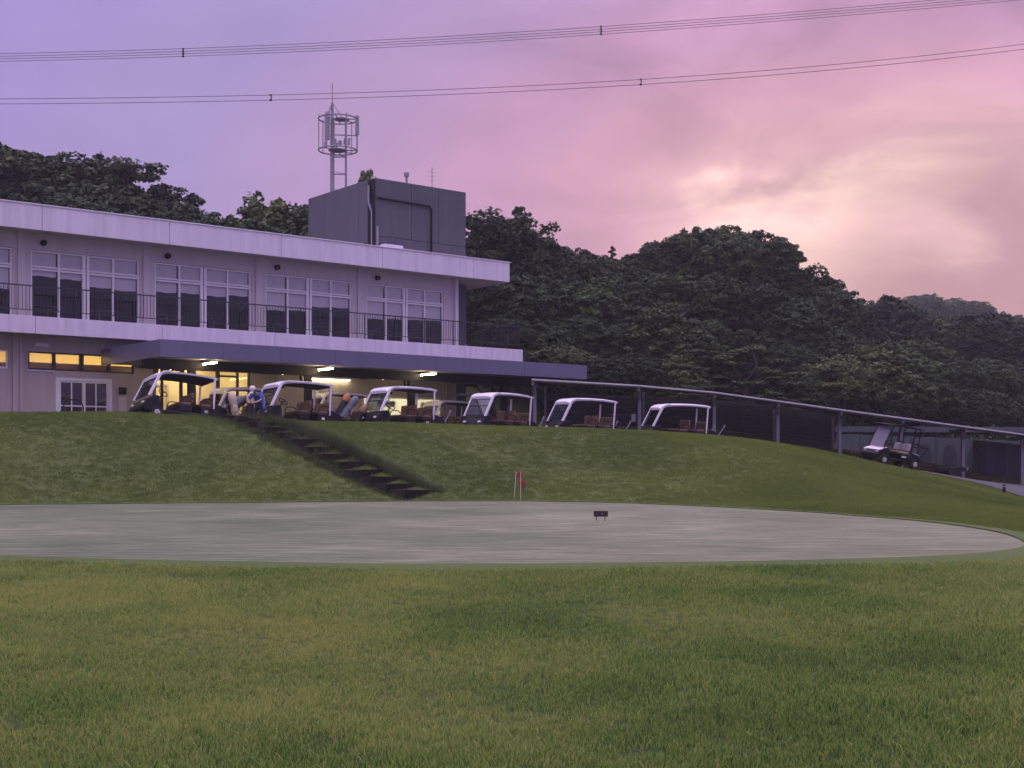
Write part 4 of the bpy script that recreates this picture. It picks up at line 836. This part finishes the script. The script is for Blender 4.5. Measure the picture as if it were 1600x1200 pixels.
bo = thing('path_bollard', 'short dark bollard on the asphalt at the right edge', 'bollard', (*[v for v in ((1569-800)/2000*51, 51)], H((1569-800)/2000*51, 51))); MB().lathe([(.06, -.1), (.06, .30), (.045, .34)], 12).build('post', M_black, bo, smooth=True); MB().lathe([(.064, .24), (.064, .28)], 12).build('band', M_steel, bo)
# low trailer shape standing in for an unclear pale object
tl = thing('trailer_stand_in', 'low dark trailer shape with silver end, standing in for an unclear object beside a shed post', 'trailer', (22.2, 64.2, H(22.2, 64.2)+.2), R(-6))
MB().prism([(-.9, .10), (-.9, .28), (.35, .32), (.5, .26), (.5, .10)], -.4, .4).build('tray', M_cbody, tl, bevel=.03); MB().box(.505, .56, -.36, .36, .12, .29).build('tail_board', M_steel, tl, bevel=.02)
for s in (-1, 1): place('wheel', bpy.data.meshes['wheel'], tl, (-.2, s*.48, .05), (0, 0, 0), (.9, .9, .9))
MB().box(.565, .58, -.38, .38, .22, .28).build('reflector', M_plate, tl)
# ------------------------------------------------------------------ trees
def leafmat(name, lo, hi, sc=.5):
    m = bpy.data.materials.new(name); m.use_nodes = True; t = m.node_tree; p = t.nodes['Principled BSDF']
    g = N(t, 'ShaderNodeNewGeometry'); n = N(t, 'ShaderNodeTexNoise', i_Scale=sc, i_Detail=3.0); L(t, g.outputs['Position'], n.inputs['Vector'])
    oi = N(t, 'ShaderNodeObjectInfo')
    v = math_(t, 'ADD', mrange(t, n.outputs[0], .33, .67, 0, .30), math_(t, 'MULTIPLY', oi.outputs['Random'], .5))
    v = math_(t, 'ADD', v, math_(t, 'MULTIPLY', g.outputs['Random Per Island'], .3))
    L(t, mixc(t, v, lo, hi), p.inputs['Base Color']); p.inputs['Roughness'].default_value = .55; p.inputs['Specular IOR Level'].default_value = .12
    MATS[name] = m; return m
M_leaf = [leafmat('oak_foliage', (.018, .031, .013), (.074, .118, .038)), leafmat('dark_foliage', (.013, .024, .013), (.048, .080, .030)), leafmat('light_foliage', (.034, .056, .019), (.148, .19, .062)), leafmat('pine_foliage', (.028, .048, .020), (.085, .120, .042))]
M_bark = mat('bark', (.06, .05, .045), .9, .3, 5., .5); M_barkp = mat('pale_bark', (.20, .17, .15), .9, .2, 5., .3)
def quads(c, nrm, size, asp, rng):
    n = len(c); t = rng.normal(size=(n, 3)); t -= nrm*(t*nrm).sum(1, keepdims=True); t /= np.linalg.norm(t, axis=1, keepdims=True)+1e-9; b = np.cross(nrm, t)
    s = (size*rng.uniform(.7, 1.3, n))[:, None] if np.isscalar(size) else size[:, None]
    v = np.stack([c-t*s, c+b*s*asp-t*s*.1, c+t*s, c-b*s*asp-t*s*.1], 1).reshape(-1, 3)
    return v, np.arange(4*n).reshape(n, 4)
def unit(v): return v/(np.linalg.norm(v, axis=-1, keepdims=True)+1e-9)
def sph(rng, n, up=-.4):
    o = []
    while len(o) < n:
        d = unit(rng.normal(size=3))
        if d[2] > up: o.append(d)
    return np.array(o)
def tree_proto(kind, seed):
    rng = np.random.default_rng(seed); C = []; Nn = []; S = []; tr = MB()
    def clump(c, r, flat, n, out, size):
        d = unit(rng.normal(size=(n, 3))); d[:, 2] = np.where(d[:, 2] < -.3, -d[:, 2], d[:, 2]); rr = r*rng.uniform(.55, 1.08, n)[:, None]
        C.append(np.array(c)+d*rr*np.array([1, 1, flat])); Nn.append(unit(d*.8+np.array(out)*.4+np.array([0, 0, .2])+rng.normal(size=(n, 3))*.6)); S.append(size*rng.uniform(.7, 1.3, n))
    def limb(a, b, r0, r1):
        a, b = Vector(a), Vector(b); m = (a+b)/2+Vector(rng.normal(size=3)*.12*(b-a).length); tr.tube([a, m, b], [r0, (r0+r1)/2, r1], 6, False)
    tr.tube([(0, 0, -1.2), (.05, .02, 1.2), (-.05, .08, 3.0), (.1, 0, 4.6)], [.26, .21, .17, .09], 8, False)
    if kind in ('broad', 'dense', 'dome'):
        # one rounded crown whose surface swells and sinks in rounded masses
        ax = {'broad': (2.55, 2.55, 2.5), 'dense': (2.15, 2.15, 2.75), 'dome': (2.75, 2.75, 2.2)}[kind]; cz = 7.5-ax[2]
        lobes = sph(rng, 15, -.5); amp = .30 if kind == 'broad' else .22
        for d in lobes[:9]: limb((0, 0, rng.uniform(1.8, 3.4)), np.array([0, 0, cz])+d*np.array(ax)*.7, .10, .03)
        for d in sph(rng, 430, -.62):
            near = float((lobes @ d).max()); f = 1-amp*min(1, max(0, (.985-near)*3.4))
            p = np.array([0, 0, cz])+d*np.array(ax)*f*rng.uniform(.82, 1.14)
            clump(p, rng.uniform(.20, .40), .95, int(rng.uniform(40, 62)), d, .10)
        for d in sph(rng, 60, -.7): clump(np.array([0, 0, cz])+d*np.array(ax)*.55, .5, 1., 40, d, .13)
    elif kind == 'airy':
        for k in range(34):
            u = k/34; a = k*2.4; z = 2.4+4.3*u+rng.uniform(-.4, .4); q = rng.uniform(.5, 1.0)*2.3*math.sqrt(max(.16, 1-abs(u-.30)**1.6*1.5)); e = np.array((q*math.cos(a), q*math.sin(a), z))
            limb((0, 0, min(4.6, z*.62)), e, .07, .02)
            for j in range(13): clump(e*[.92, .92, 1]+rng.normal(size=3)*[.42, .42, .46]+[0, 0, .15], rng.uniform(.18, .42), .95, int(rng.uniform(36, 66)), unit(rng.normal(size=3)+np.array([math.cos(a), math.sin(a), .3])), .105)
        for d in sph(rng, 90, -.7): clump(np.array([0, 0, 5.0])+d*[1.5, 1.5, 2.1]*rng.uniform(.35, 1.0), rng.uniform(.3, .55), .9, 60, d, .105)
    elif kind == 'layer':
        for k in range(15):
            a = k*2.4+rng.uniform(-.3, .3); z = 1.8+5.6*k/15; q = (2.7-1.7*(k/15)**1.3)*rng.uniform(.75, 1.1); e = np.array((q*math.cos(a), q*math.sin(a), z+.25))
            limb((0, 0, min(4.5, z*.75)), e, .08, .03)
            for j in range(15):
                f = rng.uniform(.35, 1.08); o = rng.normal(size=3)*[.42, .42, .08]
                clump(np.array([e[0]*f, e[1]*f, z+.25*f+.1])+o, rng.uniform(.30, .52), .36, int(rng.uniform(55, 80)), (0, 0, 1.), .10)
    elif kind == 'spire':
        for k in range(40):
            z = 1.5+6.6*k/40; q = (1.9*(1-k/40)+.12)*rng.uniform(.7, 1.15); a = k*2.4; dr = np.array([math.cos(a), math.sin(a), -.25])
            tr.tube([(0, 0, z), tuple(dr*q+np.array([0, 0, z+.25*q]))], [.035, .01], 4, False)
            for f in (.35, .62, .9, 1.05): clump(dr*q*f+np.array([0, 0, z+.2*q]), .16+.22*(1-k/40), .5, 26, dr, .10)
        tr.tube([(.1, 0, 4.6), (0, 0, 8.2)], [.09, .02], 5, False)
    elif kind == 'droop':
        for k in range(20):
            a = k*2.4; z = 3.2+3.9*k/20; q = rng.uniform(.6, 1.7)*(1-.45*k/20); e = np.array((q*math.cos(a), q*math.sin(a), z))
            limb((0, 0, min(4.6, z*.7)), e, .07, .025)
            for j in range(8):
                b = e+rng.normal(size=3)*[.45, .45, .35]; n = 46; d = unit(rng.normal(size=(n, 3))); l = rng.uniform(0, .5, n)
                C.append(b+d*[.28, .28, .1]*(.6+l[:, None])-np.array([0, 0, 1.])*l[:, None]**1.5); Nn.append(unit(d+rng.normal(size=(n, 3))*.6)); S.append(.15*rng.uniform(.7, 1.3, n))
        for k in range(90): clump((rng.normal()*.75, rng.normal()*.75, rng.uniform(2.4, 7.4)), .5, .9, 60, unit(rng.normal(size=3)), .11)
    c = np.concatenate(C); v, q = quads(c, np.concatenate(Nn), np.concatenate(S), .62, rng)
    return v, q, tr
PROT = {}
for nm, kind, seed, lm_, bk_ in (('oak', 'broad', 1, 0, 0), ('oak', 'broad', 2, 1, 0), ('oak', 'dome', 3, 0, 0), ('evergreen', 'dense', 4, 1, 0), ('evergreen', 'dome', 5, 1, 0), ('light', 'airy', 6, 2, 1), ('light', 'broad', 7, 2, 0), ('pine', 'layer', 8, 3, 1), ('pine', 'layer', 9, 3, 0), ('spire', 'spire', 10, 1, 0), ('droop', 'droop', 11, 1, 0), ('airy', 'airy', 12, 1, 0)):
    v, q, tr = tree_proto(kind, seed)
    PROT.setdefault(nm, []).append((np_mesh('crown', v, q, M_leaf[lm_]), tr.mesh('trunk', M_barkp if bk_ else M_bark, True), float(np.percentile(v[:, 2], 99.9))))
TNAME = {'oak': 'broadleaf_tree', 'evergreen': 'evergreen_tree', 'light': 'broadleaf_tree', 'pine': 'pine_tree', 'spire': 'conifer_tree', 'droop': 'evergreen_tree', 'airy': 'broadleaf_tree'}
tcount = 0
def tree(xp, yt, d, kind, label, group, wide=1.0, var=None, minh=0):
    global tcount
    X = (xp-800)/2000*d; top = EYE+(720-yt)/2000*d; zb = H(X, d); h = max(top-zb, 2.5)
    cr_, tk, hh = PROT[kind][(tcount if var is None else var) % len(PROT[kind])]; s = h/hh; tcount += 1
    w = s*wide
    if h > 11: w = min(w, 1.6*wide)
    t = thing(TNAME[kind], label, 'tree', (X, d, zb-.05), random.uniform(0, 6.28), group); t.scale = (w, w, s)
    place('crown', cr_, t); place('trunk', tk, t); return t
GR = 'trees along the ridge'; GM = 'trees on the wooded slope'; GF = 'trees growing behind the shed'; GLF = 'trees behind the clubhouse at left'; GH = 'trees on the far hazy hill'
ridge = [(738, 352, 82, 'airy', 'dark tree crown just right of the grey tower'), (775, 326, 83, 'droop', 'ragged tree with drooping shoots right of the grey tower'), (806, 338, 84, 'droop', 'second ragged drooping tree, right of the tower'), (835, 368, 85, 'evergreen', 'dark rounded tree stepping down from the drooping trees'), (862, 388, 87, 'oak', 'round topped tree left of the notch in the tree line'), (890, 388, 88, 'oak', 'tree in the low middle of the tree line, left of the spiky conifer'), (922, 392, 88, 'evergreen', 'small dark tree just left of the spiky conifer'),
 (957, 384, 89, 'spire', 'spiky thin conifer poking above the notch in the tree line'), (985, 398, 90, 'evergreen', 'low crown filling the notch right of the spiky conifer'), (1012, 380, 91, 'oak', 'crown rising right of the notch toward the summit'), (1050, 378, 91, 'oak', 'broad crown left of the tallest summit tree'), (1092, 358, 92, 'oak', 'tall loose crown just left of the summit tree'), (1138, 350, 93, 'oak', 'tallest tree on the wooded summit'), (1180, 364, 93, 'oak', 'loose crown just right of the summit tree'), (1222, 384, 93, 'airy', 'second crown right of the summit, sky showing through'), (1258, 405, 92, 'airy', 'crown midway down the right shoulder of the summit'), (1288, 424, 91, 'airy', 'ragged crown low on the right shoulder, sky through it'), (1306, 455, 89, 'evergreen', 'last dark tree where the near woods drop to the far hill')]
for x, y, d, k, lb in ridge: tree(x, y, d, k, lb, GR, 1.15 if k != 'spire' else .8)
mid = [(760, 420, 79, 'evergreen', 'dark tree behind the right end of the roof fascia'), (815, 432, 78, 'oak', 'tree just beyond the roof corner'), (868, 425, 80, 'evergreen', 'dark round tree high on the slope above the railing end'), (925, 432, 80, 'oak', 'round crown below the notch in the tree line'), (985, 445, 80, 'evergreen', 'dark crown below the spiky conifer'), (1045, 425, 83, 'oak', 'rounded crown below the left of the summit'), (1110, 430, 83, 'oak', 'big rounded crown directly below the summit tree'), (1170, 440, 83, 'oak', 'rounded crown below the right of the summit'), (1225, 460, 82, 'evergreen', 'dark crown low on the right shoulder'), (1280, 500, 82, 'evergreen', 'dark crown at the right foot of the shoulder'),
 (790, 490, 75, 'evergreen', 'dark tree behind the balcony railing end'), (845, 500, 75, 'oak', 'tree right of the balcony railing end'), (905, 490, 76, 'evergreen', 'dark domed tree midway up the slope'), (965, 505, 76, 'oak', 'domed tree in the centre of the wooded slope'), (1032, 475, 75, 'light', 'pale leaved loose tree standing out in the middle of the slope'), (1095, 500, 77, 'oak', 'tree right of the pale leaved tree'), (1160, 515, 77, 'oak', 'tree above the layered pines'), (1215, 530, 77, 'evergreen', 'dark tree right above the layered pines'), (1262, 545, 76, 'evergreen', 'dark tree above the light bushy tree')]
for x, y, d, k, lb in mid: tree(x, y, d, k, lb, GM, 1.3)
front = [(770, 545, 71, 'evergreen', 'dark tree low behind the band end of the clubhouse'), (830, 552, 71, 'oak', 'dark tree behind the canopy right end'), (880, 535, 71.5, 'light', 'pale mottled tree above the canopy right end'), (940, 560, 71, 'oak', 'bushy tree above the left end of the shed roof'), (1000, 550, 72, 'evergreen', 'dark bush of a tree above the third shed post'), (1058, 555, 72, 'light', 'greenish tree left of the layered pines'), (1105, 545, 72.5, 'pine', 'left layered pine with flat pads above the shed'), (1165, 538, 72.5, 'pine', 'layered pine with pale bent branches above the shed'), (1218, 575, 72, 'pine', 'right layered pine dipping to the shed roof'), (1262, 585, 73, 'evergreen', 'dark tree behind the shed right of the pines'), (1315, 555, 74, 'light', 'light bushy tree above the shed, right of the pines'), (1365, 540, 76, 'light', 'tall pale bushy tree near the right of the near woods'), (1330, 520, 80, 'evergreen', 'dark tree behind the pale bushy trees'), (1400, 545, 80, 'oak', 'olive tree right of the pale bushy trees'), (1440, 590, 77, 'oak', 'rounded olive bush of a tree above the teal wall'), (1495, 600, 79, 'evergreen', 'dark tree above the right part of the teal wall'), (1545, 610, 81, 'evergreen', 'dark tree over the wall coloured dark for roof shade'), (1600, 620, 83, 'evergreen', 'dark tree at the right edge over the shed roof'), (1480, 560, 90, 'evergreen', 'dim tree behind the olive bush'), (1430, 530, 92, 'oak', 'dim crown before the far hazy hill at its left'), (1540, 560, 95, 'oak', 'dim crown before the far hazy hill in its middle'), (1600, 565, 97, 'evergreen', 'dim crown at the right edge before the far hill'),
 (1200, 625, 69.5, 'pine', 'low pine pad resting above the shed roof'), (1085, 612, 68.5, 'pine', 'low pine boughs seen under the shed roof edge'), (1650, 600, 84, 'oak', 'tree just cut by the right edge of the view'), (1380, 600, 75, 'evergreen', 'low dark shrub of a tree over the shed roof')]
for x, y, d, k, lb in front: tree(x, y, d, k, lb, GF, 1.45 if k != 'pine' else 1.5)
left = [(-40, 225, 77, 'airy', 'tree at the far left edge of the wood'), (8, 226, 77, 'evergreen', 'tall dark tree at the left edge above the roof'), (45, 238, 78, 'pine', 'flat topped dark pine near the left edge'), (80, 240, 77, 'pine', 'second flat topped dark pine above the left roof'), (120, 252, 78, 'evergreen', 'dark crown left of the pointed tree'), (158, 240, 78, 'spire', 'pointed tree top above the left roof'), (185, 248, 77, 'pine', 'ragged pine right of the pointed tree'), (215, 268, 77, 'airy', 'dark crown on the falling edge of the left wood'), (245, 292, 76, 'airy', 'crown lower on the falling edge of the left wood'), (292, 302, 74, 'airy', 'loose round crown with sky showing through it'), (325, 336, 73, 'airy', 'last low crown at the right end of the left wood'), (30, 285, 74, 'evergreen', 'dark inner tree above the roof at left'), (105, 290, 74, 'evergreen', 'dark inner tree below the pointed tree'), (170, 295, 74, 'evergreen', 'dark inner tree right of the pointed tree'), (225, 315, 73, 'evergreen', 'dark inner tree above the middle of the left roof'), (275, 330, 73, 'evergreen', 'dark inner tree by the loose round crown'),
 (395, 335, 74, 'airy', 'left crown of the small clump by the tower'), (432, 314, 75, 'light', 'middle crown of the small clump left of the tower'), (468, 328, 75, 'oak', 'right crown of the small clump, touching the tower'), (412, 350, 73, 'oak', 'low crown at the foot of the small clump')]
for x, y, d, k, lb in left: tree(x, y, d, k, lb, GLF, 1.25 if k != 'spire' else 1.0)
tree(576, 264, 80, 'light', 'tree top peeping over the corner of the grey tower', GLF, .36, 1)
hill = [(1350, 488, 285, 'leftmost crown of the far hazy hill'), (1389, 466, 292, 'broad crown on the left top of the far hazy hill'), (1436, 481, 290, 'crown in the dip of the far hazy hill'), (1480, 467, 295, 'highest right crown of the far hazy hill'), (1528, 492, 298, 'fading crown on the far hill falling right'), (1566, 502, 300, 'fading crown near the right edge of the far hill'), (1606, 511, 302, 'palest crown at the right edge of the far hill')]
for x, y, d, lb in hill: tree(x, y, d, ('dome', 'oak', 'dome2')[0] if False else ('oak', 'evergreen')[len(lb) % 2], lb, GH, 1.5)
rows = [(268, 9, 6.5), (260, 10, 10), (246, 9, 10.5), (232, 9, 10), (216, 8, 10), (198, 8, 9.5), (178, 7, 9.5), (156, 7, 9), (134, 7, 8.5), (114, 7, 8)]
WHERE = ['just under its skyline', 'high on its face', 'on its upper face', 'in the upper middle of its face', 'in the middle of its face', 'in the lower middle of its face', 'on its lower face', 'low on its face', 'near its foot', 'at its foot']
for r, (d, n, h) in enumerate(rows):
    for k in range(n):
        x = 1330+(k+.5*(r % 2))*320/n+random.uniform(-8, 8); dd = d*random.uniform(.98, 1.02); X = (x-800)/2000*dd
        y = 720-(H(X, dd)+h*random.uniform(.8, 1.15)-EYE)/dd*2000
        tree(x, y, dd, random.choice(('oak', 'evergreen', 'evergreen', 'oak')), 'one of the hazy crowns on the far hill %s' % WHERE[r], 'hazy far hill crowns '+WHERE[r], 1.35)
# ------------------------------------------------------------------ grass (stuff, instanced tufts)
def tuft(name, n, rad, h, w, m, seed, lean=.5):
    rng = np.random.default_rng(seed); a = rng.uniform(0, 6.283, n); r = rad*np.sqrt(rng.uniform(0, 1, n)); bx, by = r*np.cos(a), r*np.sin(a)
    hh = h*rng.uniform(.55, 1.25, n); d = rng.uniform(0, 6.283, n); l = lean*rng.uniform(.2, 1.1, n)*hh; ww = w*rng.uniform(.7, 1.2, n); f = rng.uniform(0, 6.283, n)
    px_, py_ = np.cos(f)*ww/2, np.sin(f)*ww/2; z0 = np.full(n, -.01); mx, my = bx+np.cos(d)*l*.35, by+np.sin(d)*l*.35; tx, ty = bx+np.cos(d)*l, by+np.sin(d)*l
    P_ = np.stack([np.stack([bx-px_, by-py_, z0], -1), np.stack([bx+px_, by+py_, z0], -1), np.stack([mx+px_*.8, my+py_*.8, hh*.6], -1), np.stack([mx-px_*.8, my-py_*.8, hh*.6], -1), np.stack([tx+px_*.15, ty+py_*.15, hh], -1), np.stack([tx-px_*.15, ty-py_*.15, hh], -1)], 1)
    v = P_.reshape(-1, 3); b = np.arange(n)[:, None]*6; q = np.concatenate([b+[0, 1, 2, 3], b+[3, 2, 4, 5]])
    return bpy.data.objects.new(name, np_mesh(name, v, q, m))
def scatter(name, pts, scl, tufts, tilt=.12):
    col = bpy.data.collections.new(name+'_tufts')
    for t in tufts: col.objects.link(t)
    n = len(pts); me = bpy.data.meshes.new(name); me.vertices.add(n); me.vertices.foreach_set('co', np.asarray(pts, np.float32).ravel())
    rot = np.column_stack([RNG.normal(size=n)*tilt, RNG.normal(size=n)*tilt, RNG.uniform(0, 6.283, n)]).astype(np.float32)
    a = me.attributes.new('rot', 'FLOAT_VECTOR', 'POINT'); a.data.foreach_set('vector', rot.ravel())
    a = me.attributes.new('scl', 'FLOAT', 'POINT'); a.data.foreach_set('value', np.asarray(scl, np.float32))
    o = place(name, me); o['kind'] = 'stuff'
    ng = bpy.data.node_groups.new(name, 'GeometryNodeTree'); ng.interface.new_socket('Geometry', in_out='INPUT', socket_type='NodeSocketGeometry'); ng.interface.new_socket('Geometry', in_out='OUTPUT', socket_type='NodeSocketGeometry')
    i = ng.nodes.new('NodeGroupInput'); u = ng.nodes.new('NodeGroupOutput'); ip = ng.nodes.new('GeometryNodeInstanceOnPoints'); ci = ng.nodes.new('GeometryNodeCollectionInfo')
    ci.inputs['Collection'].default_value = col; ci.inputs['Separate Children'].default_value = True; ci.inputs['Reset Children'].default_value = True; ip.inputs['Pick Instance'].default_value = True
    r = ng.nodes.new('GeometryNodeInputNamedAttribute'); r.data_type = 'FLOAT_VECTOR'; r.inputs['Name'].default_value = 'rot'
    s = ng.nodes.new('GeometryNodeInputNamedAttribute'); s.data_type = 'FLOAT'; s.inputs['Name'].default_value = 'scl'
    ng.links.new(i.outputs[0], ip.inputs['Points']); ng.links.new(ci.outputs[0], ip.inputs['Instance']); ng.links.new(r.outputs[0], ip.inputs['Rotation']); ng.links.new(s.outputs[0], ip.inputs['Scale']); ng.links.new(ip.outputs[0], u.inputs[0])
    o.modifiers.new('grass', 'NODES').node_group = ng; return o
def scat_pts(n, x0, x1, y0, y1, ok):
    x = RNG.uniform(x0, x1, n); y = RNG.uniform(y0, y1, n); k = ok(x, y); x, y = x[k], y[k]; return np.column_stack([x, y, hz(x, y)])
def rg(x, y): return np.hypot(x-GC[0], y-GC[1])/gR(np.arctan2(y-GC[1], x-GC[0]))
def nz(x, y, s, o=0): return np.sin(x*s+o+1.3*np.sin(y*s*.8+o))*np.sin(y*s*1.1-o+1.1*np.sin(x*s*.7))
fg = scat_pts(190000, -9.5, 9.5, 5.2, 17, lambda x, y: (np.abs(x) < .44*y+1.6) & (rg(x, y) > 1.055) & (RNG.uniform(0, 1, len(x)) < np.clip(1.25-y*.045, .45, 1)*np.clip(.85+.4*nz(x, y, 2.3, 1), .6, 1)))
scatter('foreground_grass', fg, .85+.3*nz(fg[:, 0], fg[:, 1], .9)+RNG.uniform(-.2, .3, len(fg)), [tuft('grass_tuft', 20, .05, .036, .0044, M_blade, s, .8) for s in range(5)])
cxs = np.array([c[0] for c in CREST]); cys = np.array([c[1] for c in CREST])
bk_ = scat_pts(190000, -22, 27, 16, 54, lambda x, y: (rg(x, y) > 1.03) & (np.abs(x) < .45*y+1) & (y < np.interp(x, cxs, cys)+.7) & (y > 14+.3*np.abs(x)))
scatter('bank_grass', bk_, .85+.10*nz(bk_[:, 0], bk_[:, 1], .7, 2)+RNG.uniform(-.2, .3, len(bk_)), [tuft('bank_tuft', 16, .14, .046, .015, M_bankblade, 20+s, .8) for s in range(4)])
# tall grass down both sides of the steps
dn2 = np.array([dn.x, dn.y]); sd2 = np.array([-dn.y, dn.x]); n = 2000
u = RNG.uniform(-.02, 1.02, n); side = np.where(RNG.uniform(0, 1, n) < .62, -1, 1); off = side*(.55+np.abs(RNG.normal(size=n))*.15); off = np.where(RNG.uniform(0, 1, n) < .05*(u > .3), RNG.uniform(-.4, .4, n), off)
p2 = np.array([s0.x, s0.y])+np.outer(u, np.array([(s1-s0).x, (s1-s0).y]))+np.outer(off, sd2)
M_tall = turf('tall_grass_blade', [(.055, .08, .034), (.085, .115, .048), (.14, .165, .080)], sc=1.5, fine=9., bump=0, leaf=.3)
tg = np.column_stack([p2, hz(p2[:, 0], p2[:, 1])]); scatter('tall_grass', tg, np.clip((.36+.58*np.sin(np.clip(u*1.15, 0, 1)*3.14))*np.where(side < 0, 1.0, .55)+RNG.normal(size=n)*.2, .2, 1.5), [tuft('tall_tuft', 18, .12, .30, .012, M_tall, 50+s, .7) for s in range(4)], .2)
# dry verge growth at the foot of the shed
vx = RNG.uniform(9, 28, 5000); vy = np.interp(vx, [p.x for p in P], [p.y for p in P])+RNG.uniform(.2, 5, 5000)
scatter('verge_grass', np.column_stack([vx, vy, hz(vx, vy)+.04]), RNG.uniform(.6, 1.4, 5000), [tuft('verge_tuft', 14, .15, .12, .016, M_verge, 70+s, .8) for s in range(3)])
# undergrowth closing the wood down to the ground
def bush(name, seed, m):
    rng = np.random.default_rng(seed); d = unit(rng.normal(size=(420, 3))); d[:, 2] = np.abs(d[:, 2]); v, q = quads(d*rng.uniform(.5, 1.1, 420)[:, None]*[.9, .9, .8], unit(d+rng.normal(size=(420, 3))*.6), .10, .62, rng); return bpy.data.objects.new(name, np_mesh(name, v, q, m))
ug = scat_pts(2600, -42, 46, 68.5, 112, lambda x, y: (x > .02*y+1) & (y > np.where(x > 12, 74.5, 71)) & (np.abs(x) < .5*y+3) | (x < -8) & (y > 71))
scatter('undergrowth', ug, RNG.uniform(1.0, 2.2, len(ug)), [bush('bush_clump', s, M_leaf[s % 2]) for s in range(4)])
# ------------------------------------------------------------------ haze
hm = bpy.data.materials.new('haze'); hm.use_nodes = True; t = hm.node_tree; t.nodes.clear()
pv = N(t, 'ShaderNodeVolumePrincipled'); pv.inputs['Density'].default_value = .0005; pv.inputs['Color'].default_value = (.93, .90, .94, 1); pv.inputs['Anisotropy'].default_value = .2
ho = N(t, 'ShaderNodeOutputMaterial'); L(t, pv.outputs[0], ho.inputs['Volume'])
hzb = MB().box(-310, 310, -35, 430, -4.5, 60).build('haze', hm); hzb['kind'] = 'stuff'
print('tris', sum(sum(len(p.vertices)-2 for p in me.polygons) for me in {o.data for o in SC.objects if o.type == 'MESH'}))
